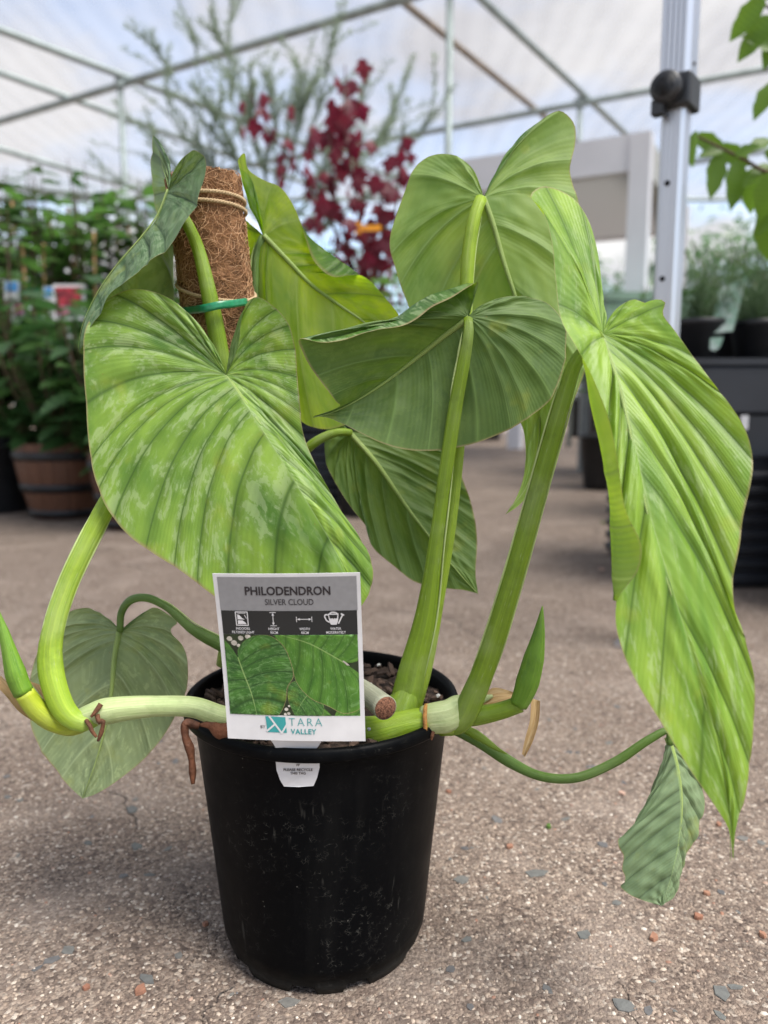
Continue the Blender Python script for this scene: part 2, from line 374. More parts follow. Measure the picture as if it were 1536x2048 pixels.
def pebble_mesh(name, mat, n=7, flat=0.35, seed=0, top=0.75):
    r = random.Random(seed); V = []; Fc = []
    a = sorted((i + r.uniform(-0.3, 0.3)) / n * 2 * math.pi for i in range(n))
    rr = [r.uniform(0.75, 1.15) for _ in range(n)]
    for z, s in ((-0.3, 1.0), (flat * 0.55, 0.97), (flat, top)):
        for k in range(n): V.append((math.cos(a[k]) * rr[k] * s, math.sin(a[k]) * rr[k] * s * 0.8, z + (r.uniform(-0.05, 0.05) if z > 0 else 0)))
    for L_ in range(2):
        for k in range(n): j = (k + 1) % n; Fc.append((L_ * n + k, L_ * n + j, (L_ + 1) * n + j, (L_ + 1) * n + k))
    Fc.append(tuple(2 * n + k for k in range(n)))
    me = bpy.data.meshes.new(name); me.from_pydata(V, [], Fc); me.materials.append(mat); return me
def rand_mat(name, cols, rough=0.7, bump=0.4, scale=200):
    m = NT(name); r = m.rand(); c = m.ramp(r, [(i / max(1, len(cols) - 1), cc) for i, cc in enumerate(cols)])
    c = m.mix(m.rng(m.noise(m.pos(), scale, 3), 0.35, 0.7, 0, 0.45), c, tuple(v * 0.6 for v in cols[0]))
    return m.done(m.bsdf(c, rough, 0.35, m.bump(m.noise(m.pos(), scale * 3, 3), bump, 0.001)))
M['slate'] = rand_mat('slate_chip', [(0.085, 0.083, 0.085), (0.13, 0.128, 0.126), (0.11, 0.115, 0.108), (0.17, 0.16, 0.145)])
M['terra'] = rand_mat('terracotta', [(0.25, 0.115, 0.07), (0.32, 0.17, 0.11), (0.20, 0.08, 0.05)])
chips = [pebble_mesh('slate_chip', M['slate'], rnd.choice((5, 6, 7)), 0.10, s, 0.9) for s in range(8)]
POTX, POTY = float(pt(645, 1400, 0.572)[0]), 0.0
k = 0
while k < 290:
    x, y = rnd.uniform(-0.42, 0.42), -0.32 + 0.85 * rnd.random() ** 1.6
    if (x - POTX) ** 2 + y ** 2 < 0.080 ** 2: continue
    s = rnd.choice((0.002, 0.003, 0.0035, 0.004, 0.0045, 0.005, 0.006, 0.008))
    link_mesh('stone_chip', rnd.choice(chips), g, (x, y, 0.0002), (rnd.uniform(-.03, .03), rnd.uniform(-.03, .03), rnd.uniform(0, 6.3)), (s * rnd.uniform(0.8, 1.5), s, s * 0.9)); k += 1
# small grains standing proud of the worn surface
grain_m = NT('grain'); gc = grain_m.sep(grain_m.uv())[0]
grain_m = grain_m.done(grain_m.bsdf(grain_m.ramp(gc, [(0.0, (0.155, 0.113, 0.088)), (0.45, (0.282, 0.218, 0.169)), (0.75, (0.381, 0.310, 0.247)), (0.93, (0.507, 0.458, 0.395)), (0.97, (0.268, 0.134, 0.084)), (1.0, (0.120, 0.123, 0.127))]), 0.7, 0.35))
N = 42000
gx = rng.uniform(-0.62, 0.62, N); gy = -0.46 + 1.2 * rng.random(N) ** 1.4; gs = rng.uniform(0.0005, 0.0013, N) * rng.choice([1, 1, 1, 1.5], N)
keep = (gx - POTX) ** 2 + gy ** 2 > 0.080 ** 2
gx, gy, gs = gx[keep], gy[keep], gs[keep]; N = len(gx)
base = np.array([[math.cos(a), math.sin(a), -0.2] for a in (0.2, 1.5, 2.8, 4.0, 5.2)] + [[0.75 * math.cos(a), 0.75 * math.sin(a), 0.42] for a in (0.2, 1.5, 2.8, 4.0, 5.2)])
bf = [(k, (k + 1) % 5, 5 + (k + 1) % 5, 5 + k) for k in range(5)] + [(5, 6, 7, 8, 9)]
an = rng.uniform(0, 6.28, N); ca, sa = np.cos(an), np.sin(an); ex = rng.uniform(0.8, 1.7, N)
V = np.empty((N, 10, 3)); bx_ = base[None, :, 0] * ex[:, None]; by_ = base[None, :, 1]
V[..., 0] = gx[:, None] + gs[:, None] * (bx_ * ca[:, None] - by_ * sa[:, None]); V[..., 1] = gy[:, None] + gs[:, None] * (bx_ * sa[:, None] + by_ * ca[:, None]); V[..., 2] = gs[:, None] * base[None, :, 2]
Fc = (np.arange(N)[:, None] * 10)
faces = []
for f in bf: faces += [tuple(r_) for r_ in (Fc + np.array(f)[None, :]).tolist()]
cu = np.repeat(rng.random(N), 10)
o = mesh_obj('gravel_grain', V.reshape(-1, 3), faces, grain_m, g, True, np.stack([cu, cu], -1)); o['kind'] = 'stuff'
# loose bits lying about
loose = [(1243, 1588, 0.0065, 'leafbit', 'flat pinkish flake on the paving right of the pot'), (1396, 1836, 0.0055, 'brick', 'small cube of red brick on the paving below the hanging leaf'),
         (1308, 1878, 0.0060, 'brick', 'flat orange brick chip nearest the lower right corner'), (1413, 1789, 0.0045, 'brick', 'small orange chip right of the hanging grey leaf tip'),
         (1437, 1650, 0.0045, 'brick', 'orange sliver behind the long drooping leaf tip'), (281, 1985, 0.0065, 'brick', 'orange brick flake left of the pot near the bottom edge'),
         (174, 1977, 0.0042, 'brick', 'tiny tan brick flake at the far lower left'), (411, 1850, 0.0042, 'brick', 'dull red brick bit close to the left of the pot'),
         (1020, 1695, 0.0050, 'brick', 'round brown pebble right of the pot'), (897, 1585, 0.0045, 'brick', 'orange pebble tucked against the right side of the pot'),
         (1524, 1872, 0.005, 'brick', 'dark brown chip at the right edge of the paving'), (1097, 1655, 0.0050, 'green', 'small green leaf scrap on the paving right of the pot'),
         (1205, 1047, 0.011, 'green', 'dark green leaf scrap on the paving far behind the pot'), (1203, 1140, 0.012, 'leafbit', 'pale leaf litter beside the ribbed planter bin')]
M['flake'] = plain('pink_flake', (0.55, 0.36, 0.28), 0.7, 0.3, 0.2, 150, 0.4)
M['scrap'] = plain('green_scrap', (0.07, 0.14, 0.02), 0.6, 0.3, 0.2, 150, 0.4)
for i, (x, y, s, kd, lb) in enumerate(loose):
    me = pebble_mesh({'brick': 'brick_chip', 'leafbit': 'litter_flake', 'green': 'leaf_scrap'}[kd], {'brick': M['terra'], 'leafbit': M['flake'], 'green': M['scrap']}[kd], 6, 0.25 if kd == 'leafbit' else 0.62, 50 + i, 0.85)
    p_ = onz(x, y)
    o = link_mesh(me.name.split('.')[0], me, None, (p_[0], p_[1], s * 0.2), (rnd.uniform(-.15, .15), rnd.uniform(-.15, .15), rnd.uniform(0, 6)), (s * 0.72, s * 0.72, s * 0.6))
    tag(o, lb, {'brick': 'chip', 'leafbit': 'flake', 'green': 'leaf scrap'}[kd], 'loose bits on the paving')

# ------------------------------------------------------------------ shade house: pipes, posts, cloth
M['galv'] = plain('galvanised_pipe', (0.30, 0.36, 0.36), 0.5, 0.5, 0.12, 8, 0.0, 0.35)
M['galv_brown'] = plain('weathered_pipe', (0.27, 0.23, 0.19), 0.6, 0.4, 0.15, 8)
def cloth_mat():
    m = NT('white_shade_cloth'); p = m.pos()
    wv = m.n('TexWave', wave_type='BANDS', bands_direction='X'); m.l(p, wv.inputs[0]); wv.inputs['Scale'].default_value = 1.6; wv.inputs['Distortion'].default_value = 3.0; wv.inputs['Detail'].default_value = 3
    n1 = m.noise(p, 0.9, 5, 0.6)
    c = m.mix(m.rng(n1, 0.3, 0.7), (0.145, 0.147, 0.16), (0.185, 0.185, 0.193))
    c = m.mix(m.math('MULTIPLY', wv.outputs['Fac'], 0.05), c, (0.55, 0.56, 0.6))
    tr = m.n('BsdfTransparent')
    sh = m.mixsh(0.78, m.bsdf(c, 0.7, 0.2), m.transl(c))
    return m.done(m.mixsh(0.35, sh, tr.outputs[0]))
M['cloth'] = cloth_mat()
canopy = empty('shade_house', (0, 3, 0), 'galvanised pipe shade house with white cloth roof above the nursery', 'shade house')
HP = 3.0
def pipe(a, b, h=HP, ext=(0.0, 0.0), r=0.024, mat='galv'):
    p, q = onz(*a, h), onz(*b, h); d = q - p
    tube('pipe', [p - d * ext[0], q + d * ext[1]], r, M[mat], canopy, n=2, seg=10)
pipe((0, 243), (800, 0), 3.0, (0.5, 1.3), 0.030)
pipe((700, 293), (1536, 137), 3.0, (0.6, 0.9), 0.028)
pipe((0, 60), (640, 300), 3.05, (0.55, 0.4), 0.027)
pipe((0, 146), (400, 290), 3.06, (0.6, 0.9), 0.026)
pipe((0, 298), (250, 372), 3.06, (0.6, 0.9), 0.030)
pipe((0, 372), (300, 400), 3.06, (0.6, 0.9), 0.035)
pipe((805, 3), (1085, 230), 3.06, (0.9, 0.6), 0.026, 'galv_brown')
pipe((965, 0), (1245, 262), 3.05, (0.9, 0.5), 0.027)
pipe((1380, 325), (1536, 300), 3.06, (0.8, 1.0), 0.030)
EY = float(onz(1450, 396, 3.1)[1])
tube('pipe', [(-16, EY, 3.08), (16, EY, 3.08)], 0.03, M['galv'], canopy, n=2)
for (x, y), h in (((240, 166), 3.0), ((900, -32), 3.0), ((1160, 206), 3.0)):
    p_ = onz(x, y, h); tube('post', [(p_[0], p_[1], 0), (p_[0], p_[1], 3.06)], 0.024, M['galv'], canopy, n=2, seg=12)
for X in (-13, -6.5, 7.5, 14): tube('post', [(X, EY, 0), (X, EY, 3.1)], 0.03, M['galv'], canopy, n=2, seg=12)
for (x, y) in ((240, 166), (1160, 206), (900, -32)):
    p_ = onz(x, y, 3.0); b = MB(); b.box((p_[0], p_[1], 3.0), (0.075, 0.075, 0.07), 0.5); b.build('pipe_joiner', M['galv'], canopy, False)
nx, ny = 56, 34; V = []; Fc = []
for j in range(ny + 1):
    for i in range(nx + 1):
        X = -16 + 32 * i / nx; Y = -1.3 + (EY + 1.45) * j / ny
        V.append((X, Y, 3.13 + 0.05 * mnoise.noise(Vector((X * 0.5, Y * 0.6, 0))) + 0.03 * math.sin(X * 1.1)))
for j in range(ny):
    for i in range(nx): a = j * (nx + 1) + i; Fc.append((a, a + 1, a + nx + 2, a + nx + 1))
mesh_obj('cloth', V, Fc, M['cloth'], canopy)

# ------------------------------------------------------------------ white patio frame
M['white'] = plain('white_powder_coat', (0.60, 0.60, 0.64), 0.45, 0.4, 0.04, 3)
m_ = NT('roof_sheet_grey'); M['sheet'] = m_.done(m_.mixsh(0.25, m_.bsdf((0.46, 0.45, 0.44), 0.5, 0.4), m_.transl((0.5, 0.5, 0.5))))
M['beam_shade'] = plain('shaded_side_beam', (0.34, 0.35, 0.34), 0.6, 0.4)  # side beam's inner shadow put into a darker colour than the white frame
pr = at(1277, 450, 4.15); pl = at(868, 450, 4.75); pr[2] = pl[2] = 0
ztop = float(at(1285, 268, 4.15)[2]); bh = 0.205
dv = pl - pr; yaw = math.atan2(dv[1], dv[0]); ln = float(np.linalg.norm(dv)); ux = dv / ln; uy = np.array([ux[1], -ux[0], 0.0])
if uy[1] < 0: uy = -uy
DEP = 1.85
pat = empty('patio_cover', pr, 'white patio cover frame with corrugated roof standing behind the plant', 'patio cover')
for p_ in (pr, pl, pr + uy * DEP, pl + uy * DEP):
    MB().box((p_[0], p_[1], (ztop - 0.004) / 2), (0.115, 0.115, ztop - 0.004), yaw).build('post', M['white'], pat, False)
def beam(a, b, z, h, t=0.08, mat='white', gap=0.058):
    d = b - a; l_ = float(np.linalg.norm(d)); c_ = (a + b) / 2
    MB().box((c_[0], c_[1], z), (l_ - 2 * gap, t, h), math.atan2(d[1], d[0])).build('beam', M[mat], pat, False)
beam(pr, pl, ztop - bh / 2, bh); beam(pr + uy * DEP, pl + uy * DEP, ztop - bh * 0.75, bh * 0.5)
beam(pr, pr + uy * DEP, ztop - bh / 2, bh, mat='beam_shade'); beam(pl, pl + uy * DEP, ztop - bh / 2, bh)
V = []; Fc = []; n_ = 88
for i in range(n_ + 1):
    v = 0.05 + (DEP - 0.1) * i / n_; z = ztop - bh * 0.88 + (0.016 if (i // 2) % 2 else -0.016)
    for u_ in (0.05, ln - 0.05):
        p_ = pr + ux * u_ + uy * v; V.append((p_[0], p_[1], z))
for i in range(n_): Fc.append((2 * i, 2 * i + 1, 2 * i + 3, 2 * i + 2))
mesh_obj('roof_sheet', V, Fc, M['sheet'], pat, False)

# ------------------------------------------------------------------ aluminium marquee leg with clamp
def alu_mat():
    m = NT('extruded_aluminium'); p = m.pos()
    st = m.noise(m.comb(m.math('MULTIPLY', m.sep(p)[0], 900.0), m.math('MULTIPLY', m.sep(p)[1], 900.0), m.math('MULTIPLY', m.sep(p)[2], 2.0)), 1.0, 2)
    c = m.mix(st, (0.50, 0.52, 0.56), (0.66, 0.67, 0.70))
    return m.done(m.bsdf(c, 0.34, 0.5, None, 0.92))
M['alu'] = alu_mat(); M['blackplastic'] = plain('black_plastic', (0.018, 0.02, 0.024), 0.42, 0.5, 0.15, 60)
M['hole'] = plain('dark_hole', (0.006, 0.006, 0.007), 0.9, 0.1)
lp = at(1358, 120, 0.70); LX, LY = float(lp[0]), float(lp[1])
leg = empty('marquee_leg', (LX, LY, 0), 'silver grooved aluminium marquee leg with a black clamp', 'pole')
def leg_profile(s):
    h = s / 2; P = []; ch = s * 0.14; gd = s * 0.055
    def face(a, b, groove):
        a = np.array(a); b = np.array(b); d = b - a; nrm = np.array([d[1], -d[0]]) / np.linalg.norm(d)
        P.append(tuple(a))
        if groove:
            for c_ in (0.16, 0.40, 0.64, 0.86):
                for k_, o_ in ((-0.055, 0), (-0.03, 1), (0.03, 1), (0.055, 0)): P.append(tuple(a + d * (c_ + k_) - nrm * gd * o_))
        P.append(tuple(b))
    face((-h + ch, -h), (h - ch, -h), True); face((h, -h + ch), (h, h - ch), True)
    face((h - ch, h), (-h + ch, h), True); face((-h, h - ch), (-h, -h + ch), False)
    return P
def extrude(P, z0, z1, rot, name, mat, parent, smooth=False):
    n = len(P); V = []; c_, s_ = math.cos(rot), math.sin(rot)
    for z in (z0, z1):
        for x, y in P: V.append((LX + x * c_ - y * s_, LY + x * s_ + y * c_, z))
    Fc = [(i, (i + 1) % n, n + (i + 1) % n, n + i) for i in range(n)] + [tuple(range(n))[::-1], tuple(range(n, 2 * n))]
    return mesh_obj(name, V, Fc, mat, parent, smooth)
LR = R(-38)
zc0 = float(at(1352, 225, LY)[2]); zc1 = float(at(1352, 152, LY)[2])
extrude(leg_profile(0.036), 0.006, zc0 + 0.03, LR, 'inner_tube', M['alu'], leg)
extrude(leg_profile(0.0455), zc0 + 0.006, 2.6, LR, 'outer_tube', M['alu'], leg)
h_ = 0.0275
cl = extrude([(-h_, -h_), (h_, -h_), (h_, h_), (-h_, h_)], zc0, zc1 - 0.004, LR, 'clamp', M['blackplastic'], leg)
bv = cl.modifiers.new('bevel', 'BEVEL'); bv.width = 0.005; bv.segments = 3
kd = np.array([math.sin(LR) * 1.0, -math.cos(LR), 0.0]); kc = np.array([LX, LY, (zc0 + zc1) / 2]) + np.array([-0.006, 0, 0])
kn = [kc + kd * t_ for t_ in (0.018, 0.034, 0.040, 0.044, 0.044, 0.036)]
V, Fc, uv = tube_geo(np.array(kn), 0.02, n=6, seg=28, raw=True, caps=True)
rr = [0.023, 0.0235, 0.0225, 0.020, 0.015, 0.014]
for i in range(6):
    for j in range(28): V[i * 28 + j] = kn[i] + (V[i * 28 + j] - kn[i]) / 0.02 * rr[i]
mesh_obj('clamp_knob', V, Fc, M['blackplastic'], leg)
MB().box(kc + kd * 0.02 + np.array([-0.014, 0, -0.026]), (0.018, 0.018, 0.02), LR).build('clamp_lug', M['blackplastic'], leg, False)
def leg_hole(px, py, s, r, mat='hole'):
    hp = at(px, py, LY); c_ = np.array([LX, LY, hp[2]]) + kd * s + np.array([math.cos(LR), math.sin(LR), 0]) * ((hp[0] - LX) / math.cos(LR) * 0.6)
    tube('bolt_hole', [c_ - kd * 0.004, c_ + kd * 0.0012], r, M[mat], leg, n=2, seg=14)
leg_hole(1341, 371, 0.018, 0.0042); leg_hole(1331, 560, 0.018, 0.0042)
MB().box((LX, LY, 0.004), (0.09, 0.09, 0.008), LR).build('foot_plate', M['alu'], leg, False)
sd = np.array([math.cos(LR), math.sin(LR), 0]); c_ = np.array([LX, LY, at(1381, 135, LY)[2]]) + sd * 0.0228
tube('screw', [c_ - sd * 0.003, c_ + sd * 0.0015], 0.0028, M['blackplastic'], leg, n=2, seg=10)

# ------------------------------------------------------------------ the potted philodendron
PH = 0.190
plant = empty('potted_philodendron', (POTX, POTY, 0), 'philodendron with large heart shaped leaves in a black plastic pot', 'potted plant')
def pot_mat():
    m = NT('black_nursery_pot'); p = m.obj()
    big = m.rng(m.noise(p, 16, 3), 0.45, 0.68)
    wv = m.n('TexNoise'); wv.inputs['Scale'].default_value = 45; m.l(p, wv.inputs['Vector'])
    sc_ = m.n('VectorMath', operation='MULTIPLY_ADD'); m.l(wv.outputs['Color'], sc_.inputs[0]); sc_.inputs[1].default_value = (0.03, 0.03, 0.012); m.l(p, sc_.inputs[2])
    e = m.voro(sc_.outputs[0], 330, 'DISTANCE_TO_EDGE')
    hair = m.rng(e, 0.0, 0.035, 1.0, 0.0)
    hair = m.math('MULTIPLY', hair, m.rng(m.noise(p, 190, 2), 0.54, 0.64)); hair = m.math('MULTIPLY', hair, m.math('MULTIPLY_ADD', big, 0.9, 0.1))
    mp_ = m.n('Mapping'); m.l(p, mp_.inputs[0]); mp_.inputs['Scale'].default_value = (1, 1, 0.12)
    st = m.rng(m.noise(mp_.outputs[0], 260, 2), 0.66, 0.74); st = m.math('MULTIPLY', st, m.rng(m.noise(p, 30, 2), 0.5, 0.65))
    spk = m.rng(m.voro(p, 170), 0.05, 0.09, 1, 0); spk = m.math('MULTIPLY', spk, m.rng(m.noise(p, 60, 1), 0.6, 0.64))
    z = m.sep(p)[2]
    dust = m.math('MULTIPLY', m.rng(z, 0.0, 0.018, 0.35, 0.0), m.noise(p, 60, 3))
    f = m.math('ADD', m.math('MULTIPLY', hair, 0.62), m.math('MULTIPLY', st, 0.18)); f = m.math('ADD', f, m.math('MULTIPLY', spk, 0.8)); f = m.math('ADD', f, m.math('MULTIPLY', m.rng(m.noise(mp_.outputs[0], 22, 4, 0.65), 0.5, 0.78), 0.035)); f = m.math('ADD', f, dust, clamp=True)
    c = m.mix(m.noise(p, 25, 3), (0.0012, 0.0015, 0.002), (0.003, 0.0034, 0.004))
    c = m.mix(f, c, (0.13, 0.125, 0.11))
    rg = m.math('MULTIPLY_ADD', m.noise(p, 35, 4), 0.25, 0.30); rg = m.math('MULTIPLY_ADD', f, 0.3, rg)
    return m.done(m.bsdf(c, rg, 0.045, m.bump(m.math('ADD', m.noise(p, 140, 2), m.math('MULTIPLY', f, 0.6)), 0.08, 0.001)))
M['pot'] = pot_mat()
prof = [(0.0, 0.006), (0.066, 0.006), (0.068, 0.0), (0.0715, 0.0), (0.0745, 0.008), (0.0750, 0.0135), (0.0766, 0.0145), (0.0775, 0.022), (0.0835, 0.085), (0.0905, 0.155), (0.0934, 0.1800),
        (0.0940, 0.1812), (0.0996, 0.1814), (0.1005, 0.1826), (0.1006, 0.1870), (0.0996, 0.1894), (0.0975, 0.1902), (0.0950, 0.1892), (0.0938, 0.186), (0.0915, 0.172), (0.088, 0.13), (0.0, 0.128)]
V, Fc = lathe(prof, 180, (POTX, POTY, 0)); V = np.array(V); m_ = len(prof)
for i in range(180):
    a = 2 * i
    for c0 in (262, 292, 220, 334, 40, 85, 130, 175):
        if abs(a - c0) < 7: V[i * m_ + 2, 2] = V[i * m_ + 3, 2] = 0.0055
mesh_obj('pot', V, Fc, M['pot'], plant)
bv_ = plant.children[0].data
M['soil'] = plain('potting_mix', (0.04, 0.026, 0.02), 0.9, 0.25, 0.35, 160, 0.9)
SZ = 0.179
V = []; Fc = []; nr, na = 14, 60
for i in range(nr + 1):
    for j in range(na):
        r_ = 0.0925 * i / nr; a = 2 * math.pi * j / na; x, y = r_ * math.cos(a), r_ * math.sin(a)
        V.append((POTX + x, POTY + y, SZ + 0.004 * mnoise.noise(Vector((x * 60, y * 60, 1))) + 0.003 * mnoise.noise(Vector((x * 200, y * 200, 4)))))
for i in range(nr):
    for j in range(na): k = (j + 1) % na; Fc.append((i * na + j, i * na + k, (i + 1) * na + k, (i + 1) * na + j))
soil = mesh_obj('potting_mix', V, Fc, M['soil'], plant)
M['bark'] = rand_mat('bark_chip', [(0.03, 0.018, 0.013), (0.065, 0.04, 0.029), (0.12, 0.076, 0.056), (0.05, 0.034, 0.027)], 0.85, 0.8, 260)
M['perlite'] = plain('perlite', (0.72, 0.71, 0.68), 0.85, 0.2, 0.1, 200, 0.6)
barks = [pebble_mesh('bark_chip', M['bark'], rnd.choice((5, 6)), 0.45, 100 + s, 0.7) for s in range(6)]
so = parent_origin(soil)
for k in range(300):
    r_ = 0.086 * math.sqrt(rnd.random()); a = rnd.uniform(0, 6.28); s = rnd.uniform(0.0014, 0.0040)
    link_mesh('bark_chip', rnd.choice(barks), soil, Vector((r_ * math.cos(a), r_ * math.sin(a), SZ + rnd.uniform(0.0, 0.006))), (rnd.uniform(-.7, .7), rnd.uniform(-.7, .7), rnd.uniform(0, 6.3)), (s * rnd.uniform(1, 2.2), s, s))
pm = pebble_mesh('perlite_grain', M['perlite'], 7, 0.8, 5, 0.6)
for k in range(18):
    r_ = 0.086 * math.sqrt(rnd.random()); a = rnd.uniform(0, 6.28); s = rnd.uniform(0.0010, 0.0021)
    link_mesh('perlite_grain', pm, soil, Vector((r_ * math.cos(a), r_ * math.sin(a), SZ + rnd.uniform(0.005, 0.010))), (rnd.random(), rnd.random(), rnd.random() * 6), s)

# --- coir pole
M['coir'] = plain('coir_core', (0.27, 0.145, 0.075), 0.95, 0.15, 0.3, 90, 1.0)
def coir_fibre_mat():
    m = NT('coir_fibre'); u = m.sep(m.uv())[0]
    c = m.ramp(u, [(0.0, (0.16, 0.075, 0.035)), (0.4, (0.34, 0.18, 0.085)), (0.75, (0.48, 0.28, 0.145)), (1.0, (0.60, 0.39, 0.23))])
    return m.done(m.bsdf(c, 0.75, 0.3))
M['fibre'] = coir_fibre_mat()
def twine_mat():
    m = NT('jute_twine'); p = m.pos()
    c = m.mix(m.noise(p, 500, 3), (0.28, 0.19, 0.10), (0.52, 0.40, 0.25)); return m.done(m.bsdf(c, 0.9, 0.15, m.bump(m.noise(p, 900, 2), 0.6, 0.001)))
M['twine'] = twine_mat()
ptop = pt(406, 356, 0.552); pmid = pt(435, 600, 0.566); dp = pmid - ptop
pbot = ptop + dp * ((0.150 - ptop[2]) / dp[2])
PR = 0.0258
pax = (ptop - pbot) / np.linalg.norm(ptop - pbot); PLn = float(np.linalg.norm(ptop - pbot))
pe1 = np.cross(pax, (0, 1, 0)); pe1 /= np.linalg.norm(pe1); pe2 = np.cross(pax, pe1)
def onpole(a, h, r): return pbot + pax * h + (pe1 * math.cos(a) + pe2 * math.sin(a)) * r
nh = 46; na = 44; V = []; Fc = []
for i in range(nh + 1):
    for j in range(na):
        a = 2 * math.pi * j / na; h = PLn * i / nh
        V.append(onpole(a, h, PR * (0.975 + 0.035 * mnoise.noise(Vector((math.cos(a) * 3, math.sin(a) * 3, h * 60))))))
for i in range(nh):
    for j in range(na): k = (j + 1) % na; Fc.append((i * na + j, i * na + k, (i + 1) * na + k, (i + 1) * na + j))
V.append(onpole(0, PLn - 0.004, 0)); c_ = len(V) - 1
for j in range(na): Fc.append((nh * na + j, nh * na + (j + 1) % na, c_))
pole = mesh_obj('coir_pole', V, Fc, M['coir'], plant)
fb = MB()
for k in range(6500):
    a = rnd.uniform(0, 6.283); h = PLn * (1 - 0.72 * rnd.random()); L_ = rnd.uniform(0.006, 0.022); th = rnd.gauss(0, 0.9); cv = rnd.uniform(-0.9, 0.9); P = []
    for q in range(5):
        s_ = (q / 4 - 0.5) * L_; tt = th + cv * (q / 4 - 0.5) * 2
        hh = min(PLn + 0.0005, h + s_ * math.sin(tt)); P.append(onpole(a + s_ * math.cos(tt) / PR, hh, PR + 0.0009 * math.sin(q / 4 * math.pi) + rnd.uniform(-0.0004, 0.0006)))
    V, Fc, _ = tube_geo(np.array(P), [0.00017, 0.00024, 0.00016], seg=3, raw=True, caps=False); cc = rnd.random(); fb.add(V, Fc, np.full((len(V), 2), cc))
for k in range(420):
    a = rnd.uniform(0, 6.283); r0 = PR * math.sqrt(rnd.random()); L_ = rnd.uniform(0.005, 0.016); th = rnd.uniform(0, 6.3); P = []
    for q in range(4):
        s_ = (q / 3 - 0.5) * L_; x = r0 * math.cos(a) + s_ * math.cos(th); y = r0 * math.sin(a) + s_ * math.sin(th); rr_ = math.hypot(x, y); f_ = min(1, PR * 1.02 / max(rr_, 1e-6)) if rr_ > PR * 1.02 else 1
        P.append(pbot + pax * (PLn - 0.002 + 0.003 * rnd.random()) + pe1 * x * f_ + pe2 * y * f_)
    V, Fc, _ = tube_geo(np.array(P), [0.00022, 0.0003], seg=3, raw=True, caps=False); fb.add(V, Fc, np.full((len(V), 2), rnd.random()))
o = fb.build('coir_fibre', M['fibre'], pole, True, True); o['kind'] = 'stuff'
def pole_h(px, py):   # height along the pole of a pixel
    r_ = ray(px, py); A = np.stack([pax, -r_], 1); return float(np.linalg.lstsq(A, C - pbot, rcond=None)[0][0])
def twine(h0, slope, off):
    for ply in range(3):
        P = []
        for q in range(150):
            a = 2 * math.pi * q / 149; tw = a * 26 + ply * 2.094
            P.append(onpole(a, h0 + slope * math.sin(a + off) * 0.01 + 0.00075 * math.sin(tw), PR + 0.0018 + 0.00075 * math.cos(tw)))
        V, Fc, uv = tube_geo(np.array(P), 0.00080, seg=5, raw=True, caps=False); mesh_obj('twine', V, Fc, M['twine'], pole)
hA = pole_h(436, 412)
twine(hA + 0.0022, 0.22, 0.4); twine(hA - 0.0030, 0.30, 1.0)
hB = pole_h(465, 578); twine(hB, 1.15, 2.45)

